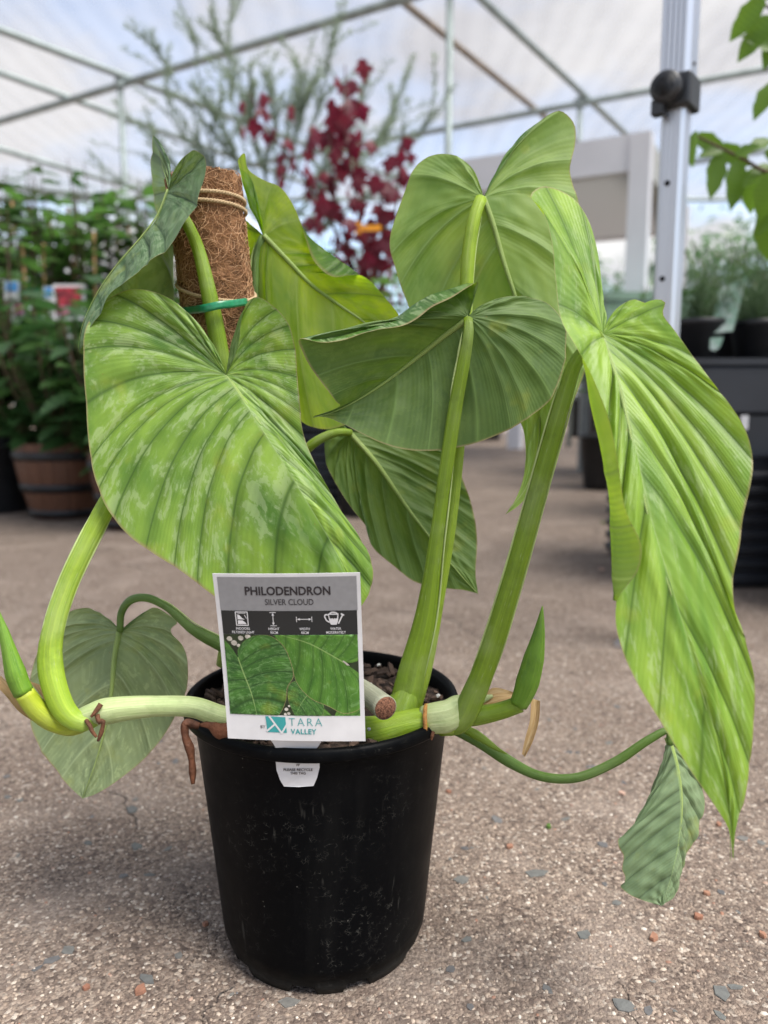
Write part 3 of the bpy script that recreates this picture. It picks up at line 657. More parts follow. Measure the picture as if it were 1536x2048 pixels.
# --- leaves
def half_geo(mid, margin, side, t0, g, bend, bulge, nrm, fold, frange, sf, nv, amp, nt=120, ns=26, seed=0, wave=0.0, env_end=0.35):
    t = np.linspace(0, 1, nt); s = np.linspace(0, 1, ns)
    if fold is not None:
        cl_ = np.concatenate([[0], np.cumsum(np.linalg.norm(np.diff(margin, axis=0), axis=1))]); cl_ /= cl_[-1]; frange = (cl_[frange[0]], cl_[frange[1]])
    B = catmull(margin, nt); MD = catmull(mid, 200)
    m_ = np.clip((t - t0) / (1 - t0), 0, 1) ** g
    ip = m_ * 199; i0 = np.minimum(ip.astype(int), 198); fr = (ip - i0)[:, None]
    Mp = MD[i0] * (1 - fr) + MD[i0 + 1] * fr
    tang = np.gradient(MD, axis=0); tang /= np.linalg.norm(tang, axis=1)[:, None]; D = tang[i0]
    ln_ = np.linalg.norm(B - Mp, axis=1)[:, None]
    bw = np.clip(t * 4, 0, 1)[:, None]
    ctrl = (Mp + B) / 2 - D * ln_ * bend * bw + nrm * ln_ * bulge
    S_ = s[None, :, None]
    P = (1 - S_) ** 2 * Mp[:, None] + 2 * S_ * (1 - S_) * ctrl[:, None] + S_ ** 2 * B[:, None]
    if fold is not None:
        ta, tb = frange
        Fp = catmull(fold, 200); u = np.clip((t - ta) / (tb - ta), 0, 1); fi = u * 199; j0 = np.minimum(fi.astype(int), 198); ff = (fi - j0)[:, None]
        FF = Fp[j0] * (1 - ff) + Fp[j0 + 1] * ff
        wgt = np.clip(np.minimum((t - ta) / (0.07 * (tb - ta)), (tb - t) / (0.07 * (tb - ta))), 0, 1); wgt = (wgt * wgt * (3 - 2 * wgt))[:, None, None]
        # rail path: midrib -> fold -> margin
        s1 = np.clip(S_ / sf, 0, 1); c1 = (Mp + FF) / 2 - D * ln_ * bend * bw * 0.8 + nrm * ln_ * bulge
        P1 = (1 - s1) ** 2 * Mp[:, None] + 2 * s1 * (1 - s1) * c1[:, None] + s1 ** 2 * FF[:, None]
        s2 = np.clip((S_ - sf) / (1 - sf), 0, 1); dirF = (FF - c1); dirF /= np.linalg.norm(dirF, axis=1)[:, None] + 1e-9
        lf = np.linalg.norm(B - FF, axis=1)[:, None]; c2 = FF + dirF * lf * 0.28
        P2 = (1 - s2) ** 2 * FF[:, None] + 2 * s2 * (1 - s2) * c2[:, None] + s2 ** 2 * B[:, None]
        PF = np.where(S_ <= sf, P1, P2); P = P * (1 - wgt) + PF * wgt
    # normals of the smooth sheet, then the pleats between the veins
    dt = np.gradient(P, axis=0); ds = np.gradient(P, axis=1); Nn = np.cross(dt, ds); Nn /= np.linalg.norm(Nn, axis=2)[..., None] + 1e-12
    if side == 'A': Nn = -Nn
    rs = np.random.default_rng(seed); ph = rs.uniform(0, 6.28, 4)
    x = t * nv + 0.34 * np.sin(t * 11 + ph[2]) * np.sin(np.pi * t) + 0.22 * np.sin(t * 29 + ph[3]) * np.sin(np.pi * t)
    va = rs.uniform(0.45, 1.35, nv + 4); va = va[np.clip(np.floor(x).astype(int) + 1, 0, nv + 3)]
    pl_ = (np.abs(np.sin(np.pi * x)) ** 0.65) * va - 0.62 + 0.26 * np.abs(np.sin(2 * np.pi * x)) ** 0.8
    env = np.interp(s, [0, 0.10, 0.35, 0.75, 1], [0, 0.5, 1.0, 0.75, env_end])
    if fold is not None: env = env * np.interp(s, [0, sf - 0.3, sf - 0.05, 1], [1, 1, 0.2, 0.1])
    loc = np.clip(ln_[:, 0] / 0.05, 0.15, 1.3)
    spc = np.linalg.norm(dt, axis=2) * (nt - 1) / nv
    hgt = np.sign(amp) * np.minimum(abs(amp) * loc[:, None], 0.20 * spc) * pl_[:, None] * env[None, :]
    hgt += wave * (np.sin(t * 19 + ph[0]) + 0.6 * np.sin(t * 41 + ph[1]))[:, None] * (s ** 3)[None, :] * np.clip((1 - t) * 6, 0, 1)[:, None] * np.clip(t * 6, 0, 1)[:, None]
    hgt += 0.0006 * (np.sin(t * 70 + ph[2])[:, None] * np.sin(s * 17 + ph[3])[None, :]) * env[None, :]
    P = P + Nn * hgt[..., None]
    V = P.reshape(-1, 3); Fc = []
    for i in range(nt - 1):
        for j in range(ns - 1):
            a = i * ns + j; q = (a, a + 1, a + ns + 1, a + ns)
            Fc.append(q if side == 'A' else q[::-1])
    uu = np.clip(x / nv, 0.0, 1.0) * 0.985 + 0.005 + (0 if side == 'A' else 1)
    uv = np.stack([np.repeat(uu, ns), np.tile(s, nt)], -1)
    return V, Fc, uv
LEAVES = []
def leaf(mid, A, B, mat, label, under=False, t0=0.34, g=1.05, bend=0.14, bulge=0.06, foldA=None, frA=None, foldB=None, frB=None, sf=0.78, nv=9, amp=0.0032, wave=0.0012, seed=1, rib=0.0022, bulgeB=None, ribsign=1):
    mid = pix(mid); A = pix(A); B = pix(B)
    nrm = np.cross(A[len(A) // 2] - mid[0], mid[-1] - mid[0]); nrm /= np.linalg.norm(nrm)   # toward the viewer when A is on the left
    if nrm.dot(C - mid[0]) < 0: nrm = -nrm
    V1, F1, U1 = half_geo(mid, A, 'A', t0, g, bend, bulge, nrm, None if foldA is None else pix(foldA), frA, sf, nv, amp * (-1 if under else 1), seed=seed, wave=wave)
    V2, F2, U2 = half_geo(mid, B, 'B', t0, g, bend, bulge if bulgeB is None else bulgeB, nrm, None if foldB is None else pix(foldB), frB, sf, nv, amp * (-1 if under else 1), seed=seed + 5, wave=wave)
    b = MB(); b.add(V1, [f[::-1] for f in F1] if under else F1, U1); b.add(V2, [f[::-1] for f in F2] if under else F2, U2)
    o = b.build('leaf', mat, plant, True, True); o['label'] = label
    # the rib sits on the underside
    md = catmull(mid, 40); off = (nrm if under else -nrm) * rib * (0.45 if under else 0.98) * ribsign
    V, Fc, uv = tube_geo(md + off, [rib, rib * 0.8, rib * 0.5, rib * 0.22, rib * 0.1], seg=8, raw=True)
    mesh_obj('midrib', V, Fc, M['midrib'], o, True, uv)
    return o

# 1: the big variegated leaf in front of the pole
L1 = leaf(mid=[(452, 750, .515), (500, 822, .502), (560, 915, .490), (615, 1005, .484), (665, 1090, .482), (700, 1165, .484), (716, 1222, .488)],
     A=[(452, 750, .515), (437, 712, .513), (405, 658), (365, 616), (320, 588, .507), (268, 578), (222, 592, .508), (188, 622), (170, 668), (168, 730), (172, 800, .500), (178, 885), (186, 945), (203, 995), (225, 1033), (262, 1074), (312, 1110, .492), (365, 1143), (412, 1178), (455, 1208), (520, 1232), (600, 1240, .486), (670, 1236), (716, 1222, .488)],
     B=[(452, 750, .515), (466, 722, .512), (479, 678), (486, 632, .508), (497, 602), (516, 594, .506), (546, 612), (576, 645), (591, 695, .512), (594, 755), (600, 815), (608, 872, .506), (634, 935), (672, 1003), (712, 1063, .494), (738, 1106), (746, 1146, .490), (738, 1186), (716, 1222, .488)],
     mat=M['leaf'], label='largest leaf, silver flecked upper side facing front, hanging before the coir pole', t0=0.44, g=2.9, bend=0.24, bulge=0.10, bulgeB=0.05, nv=17, amp=0.0046, seed=3)
# 2: folded leaf at the upper left
L2 = leaf(mid=[(337, 380, .521), (316, 432, .518), (284, 475, .516), (240, 525, .514), (205, 572, .512), (178, 622, .510), (163, 665, .509), (158, 705, .511)],
     A=[(337, 380, .521), (330, 350, .535), (319, 312, .552), (311, 270, .560), (303, 300, .568), (297, 325, .575), (308, 400, .60), (330, 480, .615), (343, 540, .62), (346, 600, .615), (320, 650, .60), (270, 690, .58), (200, 720, .55), (158, 705, .511)],
     B=[(337, 380, .521), (346, 345, .514), (366, 315, .508), (390, 300, .504), (407, 318, .500), (409, 355, .498), (398, 398, .496), (378, 443, .494), (350, 478), (312, 512, .494), (275, 545, .495), (240, 576, .497), (208, 612, .500), (180, 655, .504), (166, 690, .508), (158, 705, .511)],
     mat=M['leaf_silver'], label='silvery leaf folded lengthwise at the upper left of the coir pole', t0=0.34, g=1.5, bend=0.10, bulge=0.10, nv=8, amp=0.0036, seed=5, rib=0.0007)
# 3: backlit leaf right of the pole, underside to the front
L3 = leaf(mid=[(526, 471, .590), (575, 522, .600), (624, 572, .612), (680, 612, .622), (735, 652, .632), (790, 720, .64), (800, 760, .645)], under=True,
     A=[(526, 471, .590), (505, 452, .597), (488, 440, .602), (480, 470, .606), (484, 530, .61), (492, 600, .612), (520, 680, .605), (562, 765, .60), (585, 815, .598), (606, 845, .598), (645, 858, .60), (690, 850, .61), (750, 820, .63), (800, 760, .645)],
     B=[(526, 471, .590), (521, 425, .585), (513, 385, .580), (500, 352, .574), (484, 338, .568), (475, 325, .566), (481, 311, .572), (490, 308, .580), (498, 338, .588), (530, 360, .592), (560, 374, .598), (585, 408, .603), (603, 450, .606), (615, 485, .604), (628, 522, .602), (648, 546, .602), (668, 556, .603), (700, 551, .608), (722, 551, .615), (745, 566, .622), (772, 598, .63), (795, 628, .636), (815, 690, .645), (800, 760, .645)],
     foldB=[(617, 476, .612), (640, 492, .616), (660, 508, .620), (690, 530, .622), (720, 550, .622)], frB=(12, 18), sf=0.84,
     mat=M['leaf_back'], label='backlit yellow green leaf right of the coir pole with one curled edge', t0=0.38, g=2.0, bend=0.14, bulge=0.02, nv=9, amp=0.0050, seed=8, wave=0.0006)
# 4: tall leaf at the upper right, underside to the front
L4 = leaf(mid=[(967, 396, .560), (985, 445, .562), (1008, 525, .566), (1045, 640, .572), (1078, 780, .576), (1078, 880, .572), (1055, 970, .568), (1012, 1028, .565)], under=True,
     A=[(967, 396, .560), (962, 375, .562), (944, 336, .566), (908, 309, .57), (870, 305, .572), (836, 325), (811, 378, .575), (790, 440), (780, 490, .578), (790, 535), (806, 585), (830, 640, .582), (900, 740, .59), (980, 805, .588), (1035, 835, .582), (1050, 905, .576), (1043, 970, .570), (1028, 1005), (1012, 1028, .565)],
     B=[(967, 396, .560), (985, 366, .560), (1022, 308, .562), (1070, 250, .566), (1120, 222, .570), (1150, 243, .572), (1152, 288), (1141, 332), (1150, 375, .570), (1166, 440), (1184, 530, .566), (1192, 600), (1185, 690, .562), (1160, 770), (1125, 850, .560), (1095, 915), (1062, 980, .560), (1035, 1012), (1012, 1028, .565)],
     mat=M['leaf_olive'], label='tall leaf at the upper right showing its pale underside and central stalk', t0=0.40, g=2.0, bend=0.20, bulge=-0.03, nv=9, amp=0.0048, seed=12)
# 5: dark leaf in the middle, underside to the front, tip to the left
L5 = leaf(mid=[(937, 634, .512), (890, 668, .520), (835, 712, .526), (770, 762, .526), (700, 806, .522), (655, 826, .520), (625, 833, .519)], under=True,
     A=[(937, 634, .512), (944, 605, .510), (957, 564, .508), (940, 572, .503), (905, 592, .498), (868, 612, .494), (836, 638, .490), (806, 652, .487), (770, 658, .484), (725, 666, .480), (680, 680, .477), (640, 686, .475), (598, 679, .474), (606, 705, .480), (620, 732, .486), (645, 768, .495), (672, 803, .506), (680, 812, .514), (655, 824, .518), (625, 833, .519)],
     foldA=[(958, 561, .512), (920, 576, .516), (865, 590, .512), (835, 608, .508), (800, 631, .504), (745, 650, .498), (690, 662, .492), (640, 671, .484), (597, 678, .477)], frA=(2, 12), sf=0.80,
     B=[(937, 634, .512), (956, 614, .516), (1000, 596, .522), (1052, 592, .528), (1100, 606, .534), (1126, 642, .538), (1133, 692, .538), (1125, 742), (1100, 800, .534), (1052, 840), (990, 872, .526), (920, 894), (850, 902, .520), (782, 892), (722, 866, .518), (680, 845), (655, 835), (625, 833, .519)],
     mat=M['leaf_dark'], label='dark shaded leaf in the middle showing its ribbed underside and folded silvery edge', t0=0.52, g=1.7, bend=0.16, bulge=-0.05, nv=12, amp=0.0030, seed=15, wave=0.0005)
# 6: long bright leaf at the right, nearest the camera
L6 = leaf(mid=[(1206, 668, .452), (1240, 765, .436), (1268, 880, .424), (1298, 1020, .414), (1345, 1180, .406), (1395, 1340, .402), (1435, 1480, .402), (1458, 1590, .404), (1465, 1660, .406), (1466, 1722, .407)],
     A=[(1206, 668, .452), (1206, 605, .462), (1196, 515, .470), (1176, 440, .474), (1150, 400, .474), (1112, 378, .470), (1082, 374, .462), (1060, 394, .454), (1084, 418, .450), (1104, 480, .448), (1112, 560, .446), (1122, 640, .442), (1150, 692, .434), (1180, 745, .424), (1214, 830, .414), (1236, 930, .406), (1253, 1022, .400), (1284, 1090, .396), (1276, 1142, .398), (1236, 1196, .402), (1230, 1240, .404), (1244, 1300, .404), (1277, 1372, .402), (1326, 1452, .401), (1380, 1540, .401), (1430, 1612, .403), (1458, 1660, .405), (1466, 1722, .407)],
     foldA=[(1152, 690, .436), (1167, 728, .433), (1178, 800, .428), (1198, 890, .422), (1213, 965, .418), (1221, 1060, .413), (1224, 1140, .409), (1227, 1200, .406), (1230, 1240, .404)], frA=(12, 20), sf=0.66,
     B=[(1206, 668, .452), (1216, 640, .455), (1240, 611, .456), (1266, 598, .455), (1292, 606, .452), (1306, 600, .450), (1330, 602, .447), (1326, 628, .444), (1350, 662, .440), (1386, 712, .434), (1424, 764, .428), (1462, 812, .422), (1492, 862, .418), (1506, 922, .415), (1500, 975, .413), (1486, 1035), (1480, 1085, .410), (1466, 1160), (1470, 1210, .406), (1490, 1285), (1509, 1355, .403), (1508, 1440), (1500, 1530, .402), (1486, 1605), (1471, 1655, .405), (1466, 1722, .407)],
     mat=M['leaf_young'], label='long bright green leaf nearest the camera hanging down the right side', t0=0.38, g=2.3, bend=0.16, bulge=0.05, nv=13, amp=0.0036, seed=21, wave=0.0004, rib=0.0013)
# 7: pale leaf hanging at the lower left
L7 = leaf(mid=[(240, 1262, .575), (231, 1310, .572), (222, 1400, .566), (203, 1490, .562), (180, 1560, .560), (166, 1597, .559)], under=True,
     A=[(240, 1262, .575), (215, 1237, .576), (172, 1218, .578), (136, 1226), (104, 1260, .580), (76, 1303), (61, 1352, .582), (58, 1405), (65, 1462, .576), (84, 1505), (122, 1556, .566), (150, 1584), (166, 1597, .559)],
     B=[(240, 1262, .575), (252, 1258, .575), (277, 1235, .576), (308, 1216, .577), (334, 1230), (354, 1246, .578), (343, 1258), (365, 1290, .580), (376, 1322), (371, 1382, .578), (351, 1432), (320, 1482, .572), (281, 1525), (230, 1565, .564), (192, 1588), (166, 1597, .559)],
     mat=M['leaf_pale'], label='pale matt leaf hanging beside the pot at the lower left', t0=0.42, g=2.3, bend=0.22, bulge=-0.05, nv=8, amp=0.0034, seed=25)
# 8: leaf below the dark one, behind the stalks
L8 = leaf(mid=[(700, 866, .604), (752, 925, .600), (815, 1015, .596), (880, 1100, .594), (930, 1160, .594), (956, 1187, .594)], under=True,
     A=[(700, 866, .604), (690, 852, .612), (668, 842, .618), (650, 862, .618), (647, 895, .614), (655, 930), (678, 978, .606), (706, 1020), (738, 1062, .602), (744, 1092), (790, 1134, .600), (830, 1164), (885, 1176, .597), (925, 1180), (956, 1187, .594)],
     B=[(700, 866, .604), (740, 850, .606), (800, 852, .606), (858, 872, .604), (905, 915, .602), (930, 970), (946, 1020, .600), (955, 1085), (951, 1145, .596), (956, 1187, .594)],
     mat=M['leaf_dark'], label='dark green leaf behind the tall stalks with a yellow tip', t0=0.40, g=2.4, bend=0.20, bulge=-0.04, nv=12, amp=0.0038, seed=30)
# 9: grey green leaf hanging low at the right
L9 = leaf(mid=[(1336, 1476, .486), (1352, 1530, .482), (1362, 1600, .478), (1358, 1680, .474), (1342, 1755, .472), (1324, 1812, .472)],
     A=[(1336, 1476, .486), (1330, 1520, .488), (1312, 1572, .488), (1282, 1620, .486), (1252, 1668, .484), (1237, 1690, .482), (1247, 1712), (1244, 1738), (1250, 1756), (1240, 1774, .480), (1280, 1798, .476), (1324, 1812, .472)],
     B=[(1336, 1476, .486), (1358, 1492, .488), (1395, 1548, .492), (1412, 1598, .494), (1398, 1650, .492), (1372, 1722, .486), (1350, 1786, .478), (1324, 1812, .472)],
     mat=M['leaf_grey'], label='grey green half folded leaf hanging low at the right', t0=0.10, g=1.7, bend=0.06, bulge=0.03, nv=10, amp=0.0050, seed=33)

# --- stalks
def stalk(name, P, w, mat, **k):
    P3 = pix(P); return tube(name, P3, [v / 2 / F * 0.5 for v in w] if k.pop('px', True) else w, M[mat], plant, **k)
def edges(st, P, w, sides=(-1, 1), r=0.0007):
    """pale winged edges along a stalk, left and right as seen"""
    Q = catmull(pix(P), 40); T = np.gradient(Q, axis=0); T /= np.linalg.norm(T, axis=1)[:, None]
    W = np.interp(np.linspace(0, 1, 40), np.linspace(0, 1, len(w)), w) / 2 / F * 0.5
    for s_ in sides:
        E = []
        for i in range(40):
            v = C - Q[i]; v /= np.linalg.norm(v); lat = np.cross(T[i], v); lat /= np.linalg.norm(lat); E.append(Q[i] + lat * W[i] * 0.98 * s_ + v * W[i] * 0.2 + v * 0.0002 * math.sin(i * 2.3))
        V, Fc, uv = tube_geo(np.array(E), [r * 0.05, r * 0.8, r, r, r * 0.7, r, r * 0.8, r * 0.05], seg=6, raw=True); mesh_obj('sheath_edge', V, Fc, M['edge'], st)
pA = [(196, 1432, .4915), (165, 1446, .488), (133, 1426, .4865), (108, 1370, .488), (100, 1310, .492), (110, 1245, .495), (135, 1170, .500), (175, 1085, .506), (220, 1000, .514), (300, 880, .525), (390, 790, .527), (448, 756, .519)]
wA = [30.6, 45.0, 48.6, 41.4, 38.7, 37.8, 39.6, 39.6, 36.0, 30.6, 25.2, 19.8]
s_ = stalk('petiole', pA, wA, 'stalk_lime', seg=20, n=60, flat=0.85, ridge=0.035); edges(s_, pA[3:9], wA[3:9]); s_['label'] = 'thick lime stalk curving up at the left'
pB = [(452, 1330, .585), (470, 1200, .575), (468, 950, .556), (452, 800, .545), (432, 660, .535), (412, 560, .530), (394, 490, .529), (374, 446, .523), (352, 410, .528), (340, 386, .526)]
s_ = stalk('petiole', pB, [46, 44, 42, 42, 44, 42, 40, 34, 26, 20], 'stalk', seg=14, n=50)
pC = [(560, 1350, .60), (545, 1150, .60), (530, 900, .60), (516, 700, .598), (512, 590, .596), (513, 520, .594), (520, 488, .593), (527, 472, .591)]
wC = [30, 30, 28, 28, 27, 26, 24, 18]
s_ = stalk('petiole', pC, wC, 'stalk_dark', seg=12, n=40); edges(s_, pC[3:7], wC[3:7], (-1,), 0.0006)
pD = [(826, 1420, .556), (852, 1330, .555), (880, 1180, .553), (903, 1040, .550), (918, 900, .552), (928, 740, .556), (932, 600, .556), (938, 500, .553), (950, 430, .552), (962, 398, .556)]
wD = [35.2, 29.9, 26.4, 24.6, 22.9, 23.8, 26.4, 29.9, 31.7, 26.4]
s_ = stalk('petiole', pD, wD, 'stalk_lime', seg=14, n=60); edges(s_, pD[:5], wD[:5], (-1,), 0.0006); edges(s_, pD[5:9], wD[5:9], (1,), 0.0006)
pE = [(806, 1425, .535), (822, 1350, .534), (850, 1240, .532), (873, 1080, .526), (893, 930, .520), (913, 800, .514), (928, 720, .510), (937, 665, .508), (936, 637, .512)]
wE = [68.6, 58.1, 47.5, 35.2, 29.9, 29.0, 29.0, 26.4, 17.6]
s_ = stalk('petiole', pE, wE, 'stalk', seg=20, n=60, flat=0.8, ridge=0.05); edges(s_, pE[5:8], wE[5:8], (-1,), 0.0008); edges(s_, pE[1:5], wE[1:5], (1,), 0.0007)
pF = [(880, 1448, .522), (918, 1442, .516), (952, 1380, .508), (985, 1290, .500), (1025, 1160, .490), (1062, 1030, .482), (1098, 900, .474), (1130, 790, .466), (1152, 725, .462), (1180, 690, .458), (1206, 668, .452)]
wF = [48.7, 52.1, 45.4, 45.4, 42.0, 40.3, 37.8, 37.0, 33.6, 28.6, 20.2]
s_ = stalk('petiole', pF, wF, 'stalk', seg=20, n=70, flat=0.85, ridge=0.03); edges(s_, pF[2:9], wF[2:9])
pG = [(560, 1345, .578), (500, 1318, .574), (440, 1288, .566), (385, 1258, .560), (335, 1215, .558), (295, 1196, .560), (262, 1200, .565), (243, 1225, .571), (240, 1262, .573)]
wG = [35.7, 34.0, 32.3, 28.9, 20.4, 17.0, 18.7, 22.1, 20.4]
s_ = stalk('petiole', pG, wG, 'stalk_dark', seg=12, n=60, flat=0.7); edges(s_, pG[1:6], wG[1:6], (1,), 0.0006)
pH = [(540, 1340, .60), (550, 1150, .605), (575, 1000, .605), (600, 915, .602), (640, 878, .598), (680, 864, .598), (702, 866, .602)]
s_ = stalk('petiole', pH, [30, 28, 28, 27, 27, 24, 18], 'stalk', seg=12, n=40)
pI = [(850, 1438, .55), (905, 1455, .552), (960, 1484, .545), (1020, 1524, .532), (1080, 1552, .520), (1150, 1556, .508), (1230, 1524, .498), (1300, 1478, .490), (1336, 1462, .487), (1340, 1490, .486)]
wI = [24, 28, 27, 25, 20, 19, 19, 19, 17, 12]
s_ = stalk('petiole', pI, wI, 'stalk_dark', seg=12, n=70, flat=0.85); edges(s_, pI[2:8], [v * 0.4 for v in wI[2:8]], (1,), 0.0005)
s_ = tube('sheath', pix([(918, 1452, .545), (960, 1474, .538), (995, 1498, .532), (1014, 1508, .528)]), [0.0028, 0.0035, 0.0022, 0.0004], M['stalk'], plant, seg=10, flat=0.5)

# --- creeping stems, nodes and spears
s_ = tube('stem', pix([(560, 1450, .515), (500, 1446, .506), (440, 1432, .502), (390, 1415, .500), (330, 1412, .498), (260, 1416, .495), (205, 1424, .493), (175, 1432, .493), (160, 1436, .494)]), [0.0078, 0.0076, 0.0072, 0.0068, 0.0066, 0.0066, 0.0076, 0.0086, 0.0060], M['stalk_pale'], plant, seg=16, n=60); s_['label'] = 'pale green stem creeping over the pot rim to the left'
tube('stem', pix([(640, 1440, .545), (720, 1468, .528), (770, 1462, .520), (830, 1445, .517), (875, 1440, .517), (905, 1440, .518)]), [0.0100, 0.0115, 0.0120, 0.0105, 0.0090, 0.0094], M['stalk_lime'], plant, seg=16, n=40)
tube('stem', pix([(760, 1470, .53), (800, 1420, .532), (820, 1360, .536)]), [0.0110, 0.0124, 0.0060], M['stalk'], plant, seg=16, n=20)
s_ = tube('sheath', pix([(850, 1440, .516), (868, 1436, .5135), (895, 1432, .513), (935, 1408, .520), (985, 1392, .528)]), [0.0096, 0.0108, 0.0098, 0.0042, 0.0012], M['stalk_pale'], plant, seg=14, flat=0.7, n=26)
M['scar'] = plain('orange_scar', (0.40, 0.19, 0.05), 0.7, 0.3, 0.3, 150, 0.4)
q = pix([(852, 1432, .514)])[0]
tube('leaf_scar', pix([(851, 1440, .5155), (858, 1440, .5150)]), [0.0108, 0.0108], M['scar'], plant, seg=16, n=2)
# cut stump with a brown face
M['stump'] = stalk_mat('stump_skin', (0.19, 0.20, 0.14), (0.30, 0.31, 0.23), pale=(0.36, 0.33, 0.26), rough=0.5, trans=0.0)
def cut_mat():
    m = NT('cut_face'); p = m.pos(); c = m.mix(m.rng(m.noise(p, 700, 4, 0.7), 0.35, 0.65), (0.045, 0.018, 0.012), (0.24, 0.115, 0.07)); return m.done(m.bsdf(c, 0.85, 0.2, m.bump(m.noise(p, 700, 4), 0.8, 0.001)))
M['cut'] = cut_mat()
sa_ = pix([(700, 1365, .535), (735, 1388, .515), (771, 1416, .492)]); st = tube('cut_stem', sa_, [0.0070, 0.0074, 0.0080], M['stump'], plant, seg=18, n=14)
dd = sa_[2] - sa_[1]; dd /= np.linalg.norm(dd)
tube('cut_face', [sa_[2] - dd * 0.0006, sa_[2] + dd * 0.0006], [0.0079, 0.0072], M['cut'], st, seg=18, n=2)
# left spear
tube('spear_base', pix([(180, 1446, .496), (145, 1452, .495), (108, 1440, .491), (74, 1418, .486), (48, 1385, .482)]), [0.0040, 0.0066, 0.0074, 0.0066, 0.0060], M['spear_base'], plant, seg=14, n=24)
s_ = tube('spear', pix([(48, 1386, .482), (36, 1360, .481), (18, 1300, .480), (4, 1250, .480), (-4, 1218, .480)]), [0.0061, 0.0064, 0.0045, 0.0030, 0.0004], M['spear'], plant, seg=12, n=24, ridge=0.05); s_['label'] = 'pointed green leaf spear at the far left'
# right spear
tube('spear_base', pix([(905, 1436, .522), (950, 1432, .518), (1000, 1422, .512), (1040, 1408, .508)]), [0.0068, 0.0066, 0.0058, 0.0056], M['stalk'], plant, seg=14, n=24)
s_ = tube('spear', pix([(1036, 1410, .508), (1048, 1384, .507), (1064, 1330, .505), (1078, 1265, .503), (1085, 1212, .502)]), [0.0060, 0.0078, 0.0068, 0.0038, 0.0004], M['spear'], plant, seg=12, n=28, ridge=0.06); s_['label'] = 'pointed green leaf spear right of the pot rim'
# dry papery sheaths
def paper_mat():
    m = NT('papery_sheath'); u = m.sep(m.uv()); st = m.noise(m.comb(m.math('MULTIPLY', u[0], 22.0), m.math('MULTIPLY', u[1], 2.0), 0.0), 1.0, 4)
    c = m.ramp(st, [(0.3, (0.26, 0.12, 0.04)), (0.5, (0.48, 0.32, 0.15)), (0.7, (0.66, 0.55, 0.36))]); return m.done(m.mixsh(0.3, m.bsdf(c, 0.65, 0.3, m.bump(st, 0.5, 0.001)), m.transl((0.6, 0.42, 0.2))))
M['paper'] = paper_mat()
def ribbon(name, Lp, Rp, mat, n=18, cup=0.002, parent=None):
    A = catmull(pix(Lp), n); B = catmull(pix(Rp), n); V = []; uv = []; ns = 7; Fc = []
    for i in range(n):
        for j in range(ns):
            s_ = j / (ns - 1); p_ = A[i] * (1 - s_) + B[i] * s_; v = C - p_; v /= np.linalg.norm(v)
            V.append(p_ - v * cup * math.sin(s_ * math.pi) + v * 0.0006 * math.sin(i * 1.9 + j * 2.3)); uv.append((s_, i / n))
    for i in range(n - 1):
        for j in range(ns - 1): a = i * ns + j; Fc.append((a, a + 1, a + ns + 1, a + ns))
    return mesh_obj(name, V, Fc, mat, parent or plant, True, uv)
r1 = ribbon('dry_sheath', [(960, 1398, .530), (985, 1376, .532), (1020, 1382, .530), (1055, 1398, .520)], [(965, 1412, .524), (985, 1408, .524), (1020, 1400, .522), (1050, 1412, .516)], M['paper'])
r2 = ribbon('dry_sheath', [(1062, 1396, .516), (1060, 1440, .512), (1050, 1478, .510), (1044, 1508, .510)], [(1080, 1402, .520), (1078, 1440, .516), (1066, 1482, .513), (1050, 1514, .511)], M['paper'], cup=0.004)
r1['label'] = 'papery tan sheath scrap behind the right spear'; r2['label'] = 'brown papery sheath dangling from the right spear'
ribbon('dry_sheath', [(-20, 1358, .486), (10, 1390, .486), (40, 1425, .487), (82, 1452, .488)], [(2, 1352, .492), (30, 1380, .492), (60, 1412, .492), (100, 1440, .492)], M['paper'])
ribbon('dry_sheath', [(58, 1362, .500), (75, 1382, .498), (95, 1410, .496)], [(88, 1372, .506), (98, 1390, .503), (106, 1415, .499)], M['paper'])
# aerial roots
for P, r_ in (([(202, 1408, .484), (192, 1422, .482), (182, 1434, .481)], [0.0017, 0.0015, 0.0008]), ([(194, 1430, .484), (199, 1444, .482), (206, 1440, .482), (204, 1460, .483), (196, 1482, .484)], [0.0016, 0.0015, 0.0012, 0.0015, 0.0008]),
              ([(172, 1440, .484), (180, 1452, .482), (184, 1462, .482), (193, 1474, .483)], [0.0013, 0.0014, 0.0013, 0.0009]), ([(851, 1452, .508), (849, 1460, .507), (850, 1468, .507)], [0.0012, 0.0012, 0.0006]), ([(866, 1462, .510), (864, 1472, .509), (863, 1480, .509)], [0.0016, 0.0014, 0.0006])):
    tube('aerial_root', pix(P), r_, M['root'], plant, seg=8, n=14)
s_ = tube('aerial_root', pix([(398, 1452, .492), (372, 1448, .488), (370, 1470, .487), (380, 1500, .487), (384, 1530, .488), (386, 1568, .489)]), [0.0018, 0.0026, 0.0019, 0.0025, 0.0017, 0.0021, 0.0010], M['root_dry'], plant, seg=10, n=60, flat=0.5, ridge=0.3); s_['label'] = 'dry brown root dangling over the rim at the left'
tube('aerial_root', pix([(462, 1462, .494), (440, 1462, .494), (420, 1450, .496), (400, 1450, .495)]), [0.0055, 0.0052, 0.0030, 0.001], M['root_dry'], plant, seg=9, n=20, flat=0.5)
